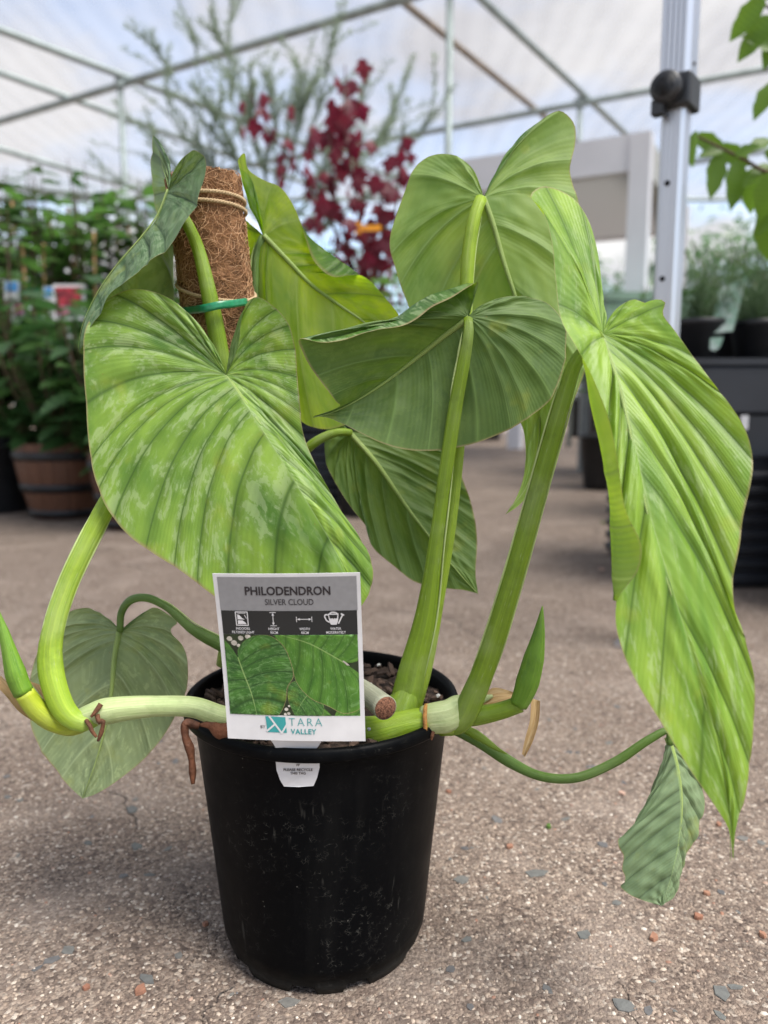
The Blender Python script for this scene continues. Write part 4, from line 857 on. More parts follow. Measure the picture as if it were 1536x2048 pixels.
# green tie strap round pole and stalk
def tie_mat():
    m = NT('green_tie'); p = m.pos(); return m.done(m.bsdf(m.mix(m.noise(p, 300, 2), (0.004, 0.10, 0.045), (0.02, 0.26, 0.11)), 0.3, 0.5))
M['tie'] = tie_mat()
hT = pole_h(430, 612); P = []
front = pix([(345, 626, .560), (380, 621, .545), (408, 617, .522), (436, 611, .521), (462, 608, .528), (490, 604, .545)])
nb = 12; ang = [math.atan2((front[-1] - pbot).dot(pe2), (front[-1] - pbot).dot(pe1)), math.atan2((front[0] - pbot).dot(pe2), (front[0] - pbot).dot(pe1))]
bc = pbot + pax * hT; backp = []
far = (bc - C); far /= np.linalg.norm(far); lat = np.array([1.0, 0, 0])
for q in range(nb + 1):
    a = math.pi * q / nb; backp.append(bc + lat * math.cos(a) * (PR + 0.001) + far * math.sin(a) * (PR + 0.001))
ring = np.vstack([catmull(front, 40), np.array(backp)[1:-1]])
V = []; Fc = []; n_ = len(ring)
for p_ in ring:
    v = p_ - bc; v -= pax * v.dot(pax); v /= np.linalg.norm(v)
    for dz, dr in ((-0.0026, 0.0002), (-0.0008, 0.0012), (0.0008, 0.0004), (0.0026, 0.0011), (0.0026, -0.0004), (-0.0026, -0.0004)): V.append(p_ + pax * dz + v * dr)
for i in range(n_):
    k = (i + 1) % n_
    for j in range(6): l_ = (j + 1) % 6; Fc.append((i * 6 + j, k * 6 + j, k * 6 + l_, i * 6 + l_))
mesh_obj('tie_strap', V, Fc, M['tie'], plant)

# ------------------------------------------------------------------ plant tag hooked into the rim
M['tag_white'] = plain('tag_white', (0.56, 0.555, 0.56), 0.36, 0.4, 0.04, 60)
M['tag_grey'] = plain('tag_grey', (0.215, 0.215, 0.22), 0.5, 0.4, 0.03, 300)
M['tag_black'] = plain('tag_black', (0.014, 0.016, 0.017), 0.45, 0.4, 0.05, 30)
M['ink'] = plain('tag_ink', (0.022, 0.018, 0.02), 0.5, 0.3, 0.05, 30)
M['tag_teal'] = plain('tag_teal', (0.035, 0.27, 0.27), 0.45, 0.4, 0.05, 30)
M['tag_photo_dark'] = plain('tag_photo_dark', (0.018, 0.03, 0.012), 0.45, 0.4, 0.3, 120)
M['tag_stone'] = plain('tag_stone', (0.45, 0.42, 0.36), 0.5, 0.4, 0.2, 200)
M['tag_leafA'] = leaf_mat('tag_print_leaf_deep', top=((0.018, 0.075, 0.012), (0.05, 0.15, 0.02)), silver=(0.20, 0.36, 0.13), tmix=0.0, nv=9, patch=0.55)
M['tag_leafB'] = leaf_mat('tag_print_leaf_mid', top=((0.035, 0.12, 0.012), (0.085, 0.21, 0.025)), silver=(0.22, 0.38, 0.14), tmix=0.0, nv=9, patch=0.60)
tc_ = [pt(425, 1147, .446), pt(720, 1145, .446), pt(731, 1482, .4735), pt(456, 1476, .4735)]   # TL TR BR BL
TN = np.cross(tc_[1] - tc_[0], tc_[3] - tc_[0]); TN /= np.linalg.norm(TN)
if TN.dot(C - tc_[0]) < 0: TN = -TN
def tp(u, v, d=0.0):
    """tag coordinates: u across 0..1, v down 0..1"""
    p_ = (tc_[0] * (1 - u) + tc_[1] * u) * (1 - v) + (tc_[3] * (1 - u) + tc_[2] * u) * v
    return p_ + TN * (d - 0.0030 * math.sin(v * math.pi) + 0.0016 * math.sin(u * math.pi * 0.9 + 0.2))
tagroot = empty('plant_tag', tp(0.5, 1.0), 'white plant tag with a leaf picture reading PHILODENDRON SILVER CLOUD', 'plant tag')
def grid_panel(name, u0, v0, u1, v1, d, mat, thick=0.0, n=8):
    V = []; Fc = []
    for j in range(n + 1):
        for i in range(n + 1): V.append(tp(u0 + (u1 - u0) * i / n, v0 + (v1 - v0) * j / n, d))
    for j in range(n):
        for i in range(n): a = j * (n + 1) + i; Fc.append((a, a + n + 1, a + n + 2, a + 1))
    if thick:
        m0 = len(V); V += [p_ - TN * thick for p_ in V[:m0]]; Fc += [tuple(i + m0 for i in f[::-1]) for f in Fc[:]]
        per = [i for i in range(n + 1)] + [(n + 1) * j + n for j in range(1, n + 1)] + [(n + 1) * n + i for i in range(n - 1, -1, -1)] + [(n + 1) * j for j in range(n - 1, 0, -1)]
        for a, b in zip(per, per[1:] + per[:1]): Fc.append((a, b, b + m0, a + m0))
    return mesh_obj(name, V, Fc, mat, tagroot, False)
# board, header, icon strip
grid_panel('card', 0, 0, 1, 1, 0.0, M['tag_white'], 0.0006)
grid_panel('header_panel', 0.028, 0.018, 0.975, 0.218, 0.00012, M['tag_grey'])
grid_panel('icon_strip', 0.030, 0.2185, 0.970, 0.362, 0.00012, M['tag_black'])
photo = grid_panel('picture', 0.030, 0.3625, 0.968, 0.848, 0.00010, M['tag_photo_dark'])
def lettering(txt, u, v, h, mat, bold=0.0, d=0.0003, xs=1.0, align='CENTER', mapf=None, par=None, spacing=1.0):
    cu = bpy.data.curves.new('lettering', 'FONT'); cu.body = txt; cu.size = 1.0; cu.offset = bold; cu.resolution_u = 3; cu.align_x = align; cu.space_character = spacing
    to = bpy.data.objects.new('lettering', cu); col.objects.link(to)
    dg = bpy.context.evaluated_depsgraph_get(); me = bpy.data.meshes.new_from_object(to.evaluated_get(dg))
    col.objects.unlink(to); bpy.data.objects.remove(to)
    s_ = h / 0.72; asp = 335.0 / 285.0
    V = [(mapf or tp)(u + c.co.x * s_ * asp * xs, v - c.co.y * s_, d) for c in me.vertices]
    Fc = [tuple(p_.vertices) for p_ in me.polygons]
    o = mesh_obj('lettering', V, Fc, mat, par or tagroot, False); bpy.data.meshes.remove(me)
    return o
def poly(pts, mat, d=0.0003, name='print_mark', mapf=None, par=None):
    V = [(mapf or tp)(u, v, d) for u, v in pts]; return mesh_obj(name, V, [tuple(range(len(V)))], mat, par or tagroot, False)
def bar(u0, v0, u1, v1, w, mat, d=0.0003, name='print_mark'):
    a = np.array([u0, v0 * 1.175]); b = np.array([u1, v1 * 1.175]); t_ = (b - a) / np.linalg.norm(b - a); n_ = np.array([-t_[1], t_[0]]) * w / 2
    return poly([(p_[0], p_[1] / 1.175) for p_ in (a + n_, b + n_, b - n_, a - n_)], mat, d, name)
lettering('PHILODENDRON', 0.502, 0.123, 0.050, M['ink'], 0.026, xs=0.93)
lettering('SILVER CLOUD', 0.508, 0.182, 0.036, M['ink'], 0.004, xs=0.86)
W_ = M['tag_white']
for u, a, b in ((0.172, 'INDOORS', 'FILTERED LIGHT'), (0.388, 'HEIGHT', '90CM'), (0.602, 'WIDTH', '40CM'), (0.818, 'WATER', 'MODERATELY')):
    lettering(a, u, 0.333, 0.0155, W_, 0.012, xs=0.86); lettering(b, u, 0.3555, 0.0155, W_, 0.012, xs=0.86)
# window icon
for (u0, v0, u1, v1) in ((0.128, 0.226, 0.214, 0.226), (0.128, 0.306, 0.214, 0.306), (0.130, 0.226, 0.130, 0.306), (0.212, 0.226, 0.212, 0.306)): bar(u0, v0, u1, v1, 0.0065, W_)
poly([(0.141, 0.240), (0.158, 0.247), (0.172, 0.262), (0.192, 0.271), (0.141, 0.271)], W_); poly([(0.141, 0.277), (0.176, 0.277), (0.194, 0.290), (0.200, 0.299), (0.141, 0.299)], W_)
bar(0.143, 0.234, 0.200, 0.234, 0.003, W_); bar(0.190, 0.242, 0.204, 0.266, 0.0035, W_)
# height and width arrows
bar(0.388, 0.236, 0.388, 0.298, 0.0045, W_)
for v in (0.227, 0.307): bar(0.366, v, 0.410, v, 0.0042, W_)
poly([(0.388, 0.229), (0.397, 0.246), (0.379, 0.246)], W_); poly([(0.388, 0.305), (0.379, 0.288), (0.397, 0.288)], W_)
bar(0.560, 0.268, 0.648, 0.268, 0.0045, W_)
for u in (0.550, 0.656): bar(u, 0.252, u, 0.284, 0.0042, W_)
poly([(0.552, 0.268), (0.572, 0.261), (0.572, 0.275)], W_); poly([(0.654, 0.268), (0.634, 0.275), (0.634, 0.261)], W_)
# watering can
poly([(0.768, 0.236), (0.842, 0.236), (0.836, 0.280), (0.826, 0.302), (0.786, 0.302), (0.776, 0.280)], W_)
poly([(0.776, 0.242), (0.834, 0.242), (0.831, 0.262), (0.822, 0.266), (0.814, 0.262), (0.806, 0.267), (0.797, 0.262), (0.788, 0.266), (0.780, 0.262)], M['tag_black'], 0.0004)
bar(0.838, 0.296, 0.868, 0.246, 0.009, W_); bar(0.858, 0.237, 0.880, 0.247, 0.010, W_)
for a, b in (((0.768, 0.244), (0.752, 0.240)), ((0.752, 0.240), (0.744, 0.252)), ((0.744, 0.252), (0.756, 0.276)), ((0.756, 0.276), (0.778, 0.288)), ((0.780, 0.236), (0.796, 0.227)), ((0.796, 0.227), (0.822, 0.230)), ((0.822, 0.230), (0.834, 0.237))): bar(*a, *b, 0.0085, W_)
# printed picture: two overlapping leaves, more behind, pebbles
PU0, PV0, PU1, PV1 = 0.0305, 0.363, 0.9675, 0.8475
def print_leaf(mid, A, B, mat, d):
    to3 = lambda L_: np.array([(u, v, 0.0) for u, v in L_])
    b = MB()
    for mg, sd in ((A, 'A'), (B, 'B')):
        V, Fc, U = half_geo(to3(mid), to3(mg), sd, 0.32, 1.05, 0.14, 0.0, np.zeros(3), None, None, 0.8, 9, 0.0, nt=50, ns=12)
        u_ = np.clip(V[:, 0], PU0, PU1); v_ = np.clip(V[:, 1], PV0, PV1)
        W3 = np.array([tp(a, b_, d) for a, b_ in zip(u_, v_)]); b.add(W3, Fc, U)
    o = b.build('printed_leaf', mat, tagroot, True, True); me = o.data
    # face outward
    me.calc_loop_triangles()
    if sum((p_.normal.dot(Vector(TN)) * p_.area for p_ in me.polygons)) < 0: me.flip_normals()
    return o
for (u, v, r_) in ((0.10, 0.415, 0.022), (0.15, 0.385, 0.020), (0.07, 0.39, 0.02), (0.13, 0.43, 0.014), (0.20, 0.375, 0.02), (0.44, 0.81, 0.014), (0.455, 0.835, 0.012), (0.43, 0.84, 0.011), (0.46, 0.79, 0.009)):
    poly([(min(PU1, max(PU0, u + r_ * math.cos(a))), min(PV1, max(PV0, v + r_ * 0.75 * math.sin(a)))) for a in np.linspace(0, 6.28, 9)[:-1][::-1]], M['tag_stone'], 0.00018, 'printed_pebble')
print_leaf([(0.78, 0.86), (0.85, 0.86), (0.99, 0.88)], [(0.78, 0.86), (0.70, 0.80), (0.60, 0.80), (0.52, 0.86), (0.6, 0.92), (0.99, 0.88)], [(0.78, 0.86), (0.82, 0.79), (0.92, 0.76), (1.02, 0.78), (0.99, 0.88)], M['tag_leafB'], 0.00020)
print_leaf([(0.62, 0.70), (0.56, 0.76), (0.50, 0.85)], [(0.62, 0.70), (0.55, 0.64), (0.47, 0.66), (0.455, 0.75), (0.50, 0.85)], [(0.62, 0.70), (0.70, 0.76), (0.70, 0.84), (0.60, 0.88), (0.50, 0.85)], M['tag_leafA'], 0.00022)
print_leaf([(0.86, 0.527), (0.76, 0.475), (0.62, 0.41), (0.44, 0.365), (0.38, 0.35)], [(0.86, 0.527), (0.90, 0.56), (1.00, 0.62), (1.0, 0.78), (0.86, 0.835), (0.74, 0.79), (0.62, 0.745), (0.53, 0.66), (0.49, 0.55), (0.44, 0.46), (0.38, 0.35)],
           [(0.86, 0.527), (0.93, 0.53), (1.0, 0.50), (1.05, 0.40), (0.95, 0.33), (0.80, 0.30), (0.60, 0.30), (0.38, 0.35)], M['tag_leafB'], 0.00026)
print_leaf([(0.118, 0.505), (0.150, 0.60), (0.195, 0.72), (0.235, 0.90)], [(0.118, 0.505), (0.09, 0.46), (0.03, 0.40), (-0.10, 0.43), (-0.15, 0.6), (-0.08, 0.78), (0.05, 0.88), (0.235, 0.90)],
           [(0.118, 0.505), (0.125, 0.45), (0.20, 0.385), (0.34, 0.363), (0.44, 0.42), (0.49, 0.52), (0.505, 0.61), (0.455, 0.68), (0.44, 0.76), (0.38, 0.85), (0.30, 0.90), (0.235, 0.90)], M['tag_leafA'], 0.00030)
poly([(0.855, 0.520), (0.862, 0.516), (0.890, 0.534), (0.905, 0.548), (0.885, 0.545)], M['tag_stone'], 0.0004, 'printed_highlight')
# maker's mark
lettering('BY', 0.262, 0.928, 0.020, M['ink'], 0.0, xs=0.95)
poly([(0.285, 0.855), (0.428, 0.858), (0.434, 0.952), (0.294, 0.950)], M['tag_teal'], 0.00020, 'logo_square')
bar(0.312, 0.853, 0.398, 0.955, 0.013, W_, 0.0003, 'logo_stroke'); bar(0.288, 0.945, 0.350, 0.902, 0.012, W_, 0.0003, 'logo_stroke'); bar(0.396, 0.955, 0.436, 0.902, 0.012, W_, 0.0003, 'logo_stroke')
lettering('TARA', 0.450, 0.909, 0.050, M['tag_teal'], -0.014, xs=1.0, align='LEFT', spacing=1.30)
lettering('VALLEY', 0.464, 0.957, 0.031, M['tag_teal'], 0.022, xs=0.98, align='LEFT', spacing=1.12)
# neck that goes down behind the rim, and the tongue hanging outside
def shape(pts3, name, mat, nrm, th=0.0005):
    n_ = len(pts3); V = list(pts3) + [p_ - nrm * th for p_ in pts3]; Fc = [tuple(range(n_)), tuple(range(2 * n_ - 1, n_ - 1, -1))] + [(i, n_ + i, n_ + (i + 1) % n_, (i + 1) % n_) for i in range(n_)]
    return mesh_obj(name, V, Fc, mat, tagroot, False)
neck = [pt(538, 1475, .4735), pt(646, 1478, .4735), pt(637, 1492, .4760), pt(628, 1504, .4785), pt(556, 1504, .4785), pt(547, 1488, .4755)]
shape(neck, 'neck', M['tag_white'], TN)
ang0 = math.atan2(pt(596, 1530, .475)[1] - POTY, pt(596, 1530, .475)[0] - POTX)
def on_pot(px, py, off=0.0008):
    r_ = ray(px, py)
    zz = 0.45
    for _ in range(40):
        p_ = C + r_ * zz; rad = np.interp(p_[2], [0.155, 0.180, 0.19], [0.0905, 0.0934, 0.0945]) + off; d_ = math.hypot(p_[0] - POTX, p_[1] - POTY) - rad; zz += d_ * 0.7
    return C + r_ * zz
tongue = [on_pot(x, y, 0.0010) for x, y in ((551, 1519), (570, 1521), (595, 1522), (620, 1521), (639, 1520), (639, 1536), (634, 1556), (627, 1572), (596, 1574), (568, 1573), (560, 1560), (553, 1540))]
TN2 = np.array([math.cos(ang0), math.sin(ang0), 0.0]); shape(tongue, 'tongue', M['tag_white'], TN2, 0.0004)
def tongue_map(u, v, d):   # u, v in photo pixels / 1000
    return on_pot(u * 1000, v * 1000, 0.0013 + d)
for t_, y_, h_l in (('PP', 1532.5, 4.6), ('PLEASE RECYCLE', 1542.0, 5.2), ('THIS TAG', 1549.0, 5.2)):
    lettering(t_, 0.596, y_ / 1000, h_l / 1000, M['ink'], 0.02, 0.0, 0.86 if t_ != 'PLEASE RECYCLE' else 0.92, mapf=tongue_map)

# ------------------------------------------------------------------ nursery stock behind
def bg_leaf_mat(name, a, b, c=None, tm=0.35, rough=0.4):
    m = NT(name); r = m.rand(); u = m.sep(m.uv())[0]
    f = m.math('FRACT', m.math('ADD', r, u)); cc = m.ramp(f, [(0.0, a), (0.5, b), (1.0, c or b)])
    return m.done(m.mixsh(tm, m.bsdf(cc, rough, 0.45), m.transl(tuple(min(1, v * 1.9) for v in b))))
M['fol_dark'] = bg_leaf_mat('foliage_dark', (0.018, 0.05, 0.018), (0.035, 0.09, 0.025), (0.06, 0.13, 0.04))
M['fol_mid'] = bg_leaf_mat('foliage_mid', (0.022, 0.06, 0.014), (0.042, 0.10, 0.022), (0.075, 0.15, 0.04))
M['fol_light'] = bg_leaf_mat('foliage_light', (0.05, 0.12, 0.025), (0.08, 0.18, 0.035), (0.14, 0.25, 0.075))
M['fol_grey'] = bg_leaf_mat('foliage_grey', (0.13, 0.17, 0.12), (0.20, 0.25, 0.18), (0.30, 0.35, 0.28), 0.45, 0.6)
M['fol_herb'] = bg_leaf_mat('foliage_herb', (0.03, 0.065, 0.025), (0.06, 0.11, 0.045), (0.11, 0.17, 0.085), 0.25, 0.6)
M['fol_red'] = bg_leaf_mat('foliage_red', (0.06, 0.006, 0.016), (0.135, 0.010, 0.028), (0.26, 0.022, 0.034), 0.42, 0.45)
M['fol_olive'] = bg_leaf_mat('foliage_olive', (0.06, 0.13, 0.012), (0.10, 0.19, 0.015), (0.14, 0.24, 0.025), 0.45)
M['twig'] = plain('twig', (0.10, 0.07, 0.045), 0.8, 0.2, 0.25, 60, 0.3)
M['twig_red'] = plain('twig_red', (0.07, 0.03, 0.03), 0.8, 0.2, 0.2, 60)
M['cane'] = plain('bamboo_cane', (0.42, 0.26, 0.12), 0.6, 0.3, 0.2, 30)
M['clip'] = plain('green_clip', (0.01, 0.22, 0.11), 0.4, 0.4)
M['blackpot'] = plain('black_pot_plastic', (0.012, 0.013, 0.016), 0.45, 0.45, 0.2, 20)
def leaf_geo(n=5, w=0.34, fold=0.16, droop=0.22, shape_=None):
    """unit leaf along +x, up +z"""
    V = []; Fc = []
    for i in range(n + 1):
        t = i / n; hw = w * 0.5 * (math.sin(math.pi * t ** 0.8) ** 0.85 if shape_ is None else shape_(t)) + 0.001; z = -droop * t * t
        V += [(t, -hw, z + fold * hw), (t, 0, z), (t, hw, z + fold * hw)]
    for i in range(n):
        a = 3 * i; Fc += [(a, a + 3, a + 4, a + 1), (a + 1, a + 4, a + 5, a + 2)]
    return np.array(V), Fc
def me_from(name, V, Fc, mat):
    me = bpy.data.meshes.new(name); me.from_pydata([tuple(v) for v in V], [], Fc); me.polygons.foreach_set('use_smooth', [True] * len(me.polygons)); me.materials.append(mat)
    me.uv_layers.new(name='UVMap'); return me
LG_broad = leaf_geo(5, 0.46); LG_mid = leaf_geo(4, 0.34, 0.3, 0.3); LG_thin = leaf_geo(3, 0.14, 0.2, 0.1); LG_needle = leaf_geo(2, 0.10, 0.2, 0.05)
def rot_to(d, roll=0.0):
    d = np.array(d, float); d /= np.linalg.norm(d); up = np.array([0, 0, 1.0])
    y = np.cross(up, d)
    if np.linalg.norm(y) < 1e-4: y = np.array([0, 1.0, 0])
    y /= np.linalg.norm(y); z = np.cross(d, y); c_, s_ = math.cos(roll), math.sin(roll)
    return np.stack([d, y * c_ + z * s_, z * c_ - y * s_], 1)
class Foliage:
    """many leaves joined into one mesh part"""
    def __init__(s): s.b = MB()
    def leaf(s, geo, p, d, size, roll=0.0):
        s.b.add(geo[0] @ rot_to(d, roll).T * size + np.array(p), geo[1], np.full((len(geo[0]), 2), rnd.random()))
    def build(s, mat, parent, name='foliage', stuff=True):
        o = s.b.build(name, mat, parent, True, True)
        if stuff: o['kind'] = 'stuff'
        return o
def one_leaf(me, parent, p, d, size, roll=0.0, name='leaf'):
    o = bpy.data.objects.new(name, me); col.objects.link(o); o.parent = parent
    m3 = rot_to(d, roll) * size; q = np.array(p) - np.array(parent_origin(parent))
    o.matrix_local = Matrix(((*m3[0], q[0]), (*m3[1], q[1]), (*m3[2], q[2]), (0, 0, 0, 1))); return o
def lathe_obj(name, prof, c, mat, parent, n=40):
    V, Fc = lathe(prof, n, c); return mesh_obj(name, V, Fc, mat, parent)
def round_pot(c, r, h, parent, mat='blackpot', rim=True):
    lathe_obj('pot', [(0, 0.002), (r * 0.76, 0.002), (r * 0.78, 0.006), (r * 0.95, h - 0.022), (r * 1.0, h - 0.020), (r * 1.0, h - 0.002), (r * 0.97, h), (r * 0.93, h - 0.004), (r * 0.9, h - 0.03), (0, h - 0.03)], c, M[mat], parent)
ME_dark = me_from('leaf', *LG_broad, M['fol_dark']); ME_mid = me_from('leaf', *LG_broad, M['fol_mid']); ME_light = me_from('leaf', *LG_broad, M['fol_light']); ME_olive = me_from('leaf', *LG_broad, M['fol_olive'])
def bushy(root, base, H_, spread, nst, nl, size, mats, lo=0.15, single=True, lean=0.0):
    """upright stems set with broad leaves"""
    base = np.array(base, float); fo = Foliage()
    for k in range(nst):
        a = rnd.uniform(0, 6.28); rr_ = spread * math.sqrt(rnd.random()); hh = H_ * rnd.uniform(0.7, 1.0)
        tip = base + np.array([rr_ * math.cos(a) + lean * hh, rr_ * math.sin(a), hh]); midp = (base + tip) / 2 + np.array([rr_ * 0.25 * math.cos(a), rr_ * 0.25 * math.sin(a), 0])
        Q = catmull([base + np.array([0.02 * math.cos(a), 0.02 * math.sin(a), 0]), midp, tip], 24)
        V, Fc, uv = tube_geo(Q, [0.006 * H_ + 0.002, 0.0018], seg=5, raw=True, caps=False); mesh_obj('stem', V, Fc, M['twig'], root)
        for i in range(nl):
            t = lo + (1 - lo) * (i + rnd.random()) / nl; p_ = Q[min(23, int(t * 23))]; b_ = rnd.uniform(0, 6.28)
            d = np.array([math.cos(b_), math.sin(b_), rnd.uniform(-0.35, 0.55)]); sz = size * rnd.uniform(0.65, 1.15); me = rnd.choice(mats)
            p2 = p_ + d * size * rnd.uniform(0.0, 0.5)
            if single: one_leaf(me, root, p2, d, sz, rnd.uniform(-0.5, 0.5))
            else: fo.leaf(LG_broad, p2, d, sz, rnd.uniform(-0.5, 0.5))
    if not single: fo.build(mats[0].materials[0], root)
# wooden look half barrels on the ground at the left
def wood_mat():
    m = NT('brown_barrel_plastic'); p = m.obj(); mp_ = m.n('Mapping'); m.l(p, mp_.inputs[0]); mp_.inputs['Scale'].default_value = (1, 1, 0.08)
    c = m.mix(m.noise(mp_.outputs[0], 70, 4), (0.065, 0.028, 0.016), (0.15, 0.066, 0.037)); return m.done(m.bsdf(c, 0.5, 0.4, m.bump(m.noise(mp_.outputs[0], 120, 3), 0.4, 0.002)))
M['barrel'] = wood_mat()
def barrel(px, py, R_, H_, label, plantargs):
    b0 = onz(px, py); b0[1] += R_ * 0.6; b0[2] = 0
    root = empty('barrel_planter', b0, label, 'planter', 'brown barrel planters')
    rad = lambda t: R_ * (0.70 + 0.30 * math.sin(t * math.pi * 0.5) ** 1.1)
    NS = 22
    for k in range(NS):
        V = []; Fc = []; a0, a1 = 2 * math.pi * (k + 0.02) / NS, 2 * math.pi * (k + 0.98) / NS
        for i in range(9):
            t = i / 8; r_ = rad(t)
            for rr_ in (r_, r_ - 0.014):
                for a in (a0, (a0 + a1) / 2, a1): V.append((b0[0] + rr_ * math.cos(a), b0[1] + rr_ * math.sin(a), 0.004 + H_ * t))
        for i in range(8):
            o_ = 6 * i
            Fc += [(o_, o_ + 1, o_ + 7, o_ + 6), (o_ + 1, o_ + 2, o_ + 8, o_ + 7), (o_ + 4, o_ + 3, o_ + 9, o_ + 10), (o_ + 5, o_ + 4, o_ + 10, o_ + 11), (o_ + 3, o_, o_ + 6, o_ + 9), (o_ + 2, o_ + 5, o_ + 11, o_ + 8)]
        o_ = 48; Fc += [(o_, o_ + 1, o_ + 4, o_ + 3), (o_ + 1, o_ + 2, o_ + 5, o_ + 4), (2, 1, 4, 5), (1, 0, 3, 4)]
        mesh_obj('stave', V, Fc, M['barrel'], root, False)
    for t0_, t1_ in ((0.02, 0.12), (0.36, 0.47), (0.78, 0.89)):
        pr_ = [(rad(t0_) - 0.004, t0_ * H_), (rad(t0_) + 0.005, t0_ * H_), (rad((t0_ + t1_) / 2) + 0.006, (t0_ + t1_) / 2 * H_), (rad(t1_) + 0.005, t1_ * H_), (rad(t1_) - 0.004, t1_ * H_)]
        lathe_obj('hoop', [(r_, z + 0.004) for r_, z in pr_], b0, M['blackpot'], root, 48)
    lathe_obj('soil', [(0, H_ - 0.03), (R_ - 0.016, H_ - 0.03), (R_ - 0.016, H_ - 0.05)], b0, M['soil'], root, 32)
    bushy(root, (b0[0], b0[1], H_ - 0.03), *plantargs)
    bushy(root, (b0[0], b0[1], H_ - 0.03), 0.22, R_ * 1.35, 16, 6, 0.12, [ME_dark], 0.3); return root
barrel(112, 1040, 0.168, 0.262, 'brown barrel planter with black hoops and a dark leafy shrub at the left edge', (0.58, 0.34, 24, 13, 0.13, [ME_dark, ME_dark, ME_mid], 0.0))
barrel(262, 1062, 0.150, 0.245, 'second brown barrel planter partly hidden behind the largest leaf', (0.54, 0.26, 18, 14, 0.12, [ME_dark, ME_dark, ME_mid], 0.0))
b0 = onz(-30, 1025); rt = empty('potted_shrub', (b0[0], b0[1] + 0.12, 0), 'black potted dark shrub left of the brown barrel', 'potted shrub', 'shrubs at the left')
round_pot((b0[0], b0[1] + 0.12, 0), 0.17, 0.28, rt); bushy(rt, (b0[0], b0[1] + 0.12, 0.25), 0.62, 0.28, 16, 14, 0.125, [ME_dark, ME_mid], 0.0)
# rows of staked plants on a low bench behind the barrels
M['bench'] = plain('bench_steel', (0.18, 0.19, 0.19), 0.5, 0.4)
bc0 = at(60, 700, 3.0); bench = empty('display_bench', (bc0[0], 3.0, 0), 'low grey mesh bench behind the barrel planters', 'bench')
BZ = 0.46
for k in range(9): MB().box((bc0[0] + 0.2, 2.72 + 0.08 * k, BZ - 0.012), (2.6, 0.06, 0.022)).build('slat', M['bench'], bench, False)
for sx in (-1.0, 1.35):
    for sy in (2.74, 3.34): MB().box((bc0[0] + sx, sy, (BZ - 0.024) / 2), (0.04, 0.04, BZ - 0.024)).build('leg', M['bench'], bench, False)
def print_tag(name, p, w, h, label, cols, yawz=0.0, tilt=0.12):
    r_ = empty(name, p, label, 'plant tag', 'plant tags in the stock')
    c_, s_ = math.cos(yawz), math.sin(yawz)
    def q(u, v, d): return (p[0] + (u * w) * c_ + d * s_, p[1] + (u * w) * s_ - d * c_ + v * h * tilt, p[2] + v * h)
    def panel(nm, u0, v0, u1, v1, d, mat, th=0.002):
        V = [q(u0, v0, d), q(u1, v0, d), q(u1, v1, d), q(u0, v1, d), q(u0, v0, d - th), q(u1, v0, d - th), q(u1, v1, d - th), q(u0, v1, d - th)]
        mesh_obj(nm, V, [(0, 1, 2, 3), (5, 4, 7, 6), (0, 4, 5, 1), (1, 5, 6, 2), (2, 6, 7, 3), (3, 7, 4, 0)], mat, r_, False)
    panel('card', -0.5, 0, 0.5, 1, 0, M['tag_white'])
    for i, (u0, v0, u1, v1, mt) in enumerate(cols): panel('printed_picture', u0, v0, u1, v1, 0.002 + 0.001 * i, mt, 0.0016)
    panel('stalk', -0.06, -1.1, 0.06, 0.0, -0.003, M['tag_white'])
    return r_
M['print_red'] = plain('print_red', (0.32, 0.02, 0.03), 0.4, 0.4, 0.4, 30); M['print_pink'] = plain('print_pink', (0.55, 0.12, 0.25), 0.4, 0.4, 0.3, 30); M['print_blue'] = plain('print_blue', (0.06, 0.25, 0.55), 0.4, 0.4, 0.2, 10)
cites = [(20, 3.05, 0.92, ME_mid), (75, 2.80, 0.66, ME_light), (130, 3.20, 0.92, ME_mid), (175, 2.85, 0.72, ME_light), (225, 3.25, 0.90, ME_mid), (285, 3.0, 0.78, ME_light), (340, 3.2, 0.74, ME_mid), (-60, 2.85, 0.80, ME_mid)]
names_ = ['leftmost staked shrub on the bench', 'bright leaved shrub behind the red picture tag', 'staked shrub standing above the red picture tag', 'light leaved staked shrub beside the silvery leaf', 'staked shrub behind the thin pipe post', 'light shrub seen past the folded leaf', 'staked shrub behind the coir pole', 'shrub at the very left end of the bench']
for (px, Y, H_, me), lb in zip(cites, names_):
    p_ = at(px, 700, Y); rt = empty('staked_shrub', (p_[0], Y, BZ), lb, 'potted shrub', 'staked shrubs on the bench')
    round_pot((p_[0], Y, BZ), 0.095, 0.17, rt); bushy(rt, (p_[0], Y, BZ + 0.14), H_, 0.20, 13, 14, 0.12, [me, me, ME_mid], 0.0)
    for s_ in (-0.03, 0.035):
        tube('cane', [(p_[0] + s_, Y, BZ + 0.1), (p_[0] + s_ * 1.4, Y + 0.01, BZ + H_ * 0.92)], 0.006, M['cane'], rt, n=2, seg=6)
    for q in (0.45, 0.62):
        MB().box((p_[0], Y - 0.02, BZ + H_ * q), (0.06, 0.02, 0.02)).build('clip', M['clip'], rt, False)
R1 = at(138, 640, 2.25); print_tag('picture_tag', R1, 0.115, 0.125, 'red picture tag among the shrubs at the left', [(-0.40, 0.16, 0.40, 0.92, M['print_red']), (-0.40, 0.16, 0.10, 0.40, M['print_pink'])])
R1 = at(24, 600, 2.4); print_tag('picture_tag', R1, 0.055, 0.07, 'small blue and white tag at the left edge', [(-0.4, 0.45, 0.4, 0.95, M['print_blue'])])
R1 = at(100, 605, 2.5); print_tag('picture_tag', R1, 0.05, 0.06, 'small blue tag just left of the red picture tag', [(-0.4, 0.35, 0.4, 0.95, M['print_blue'])])
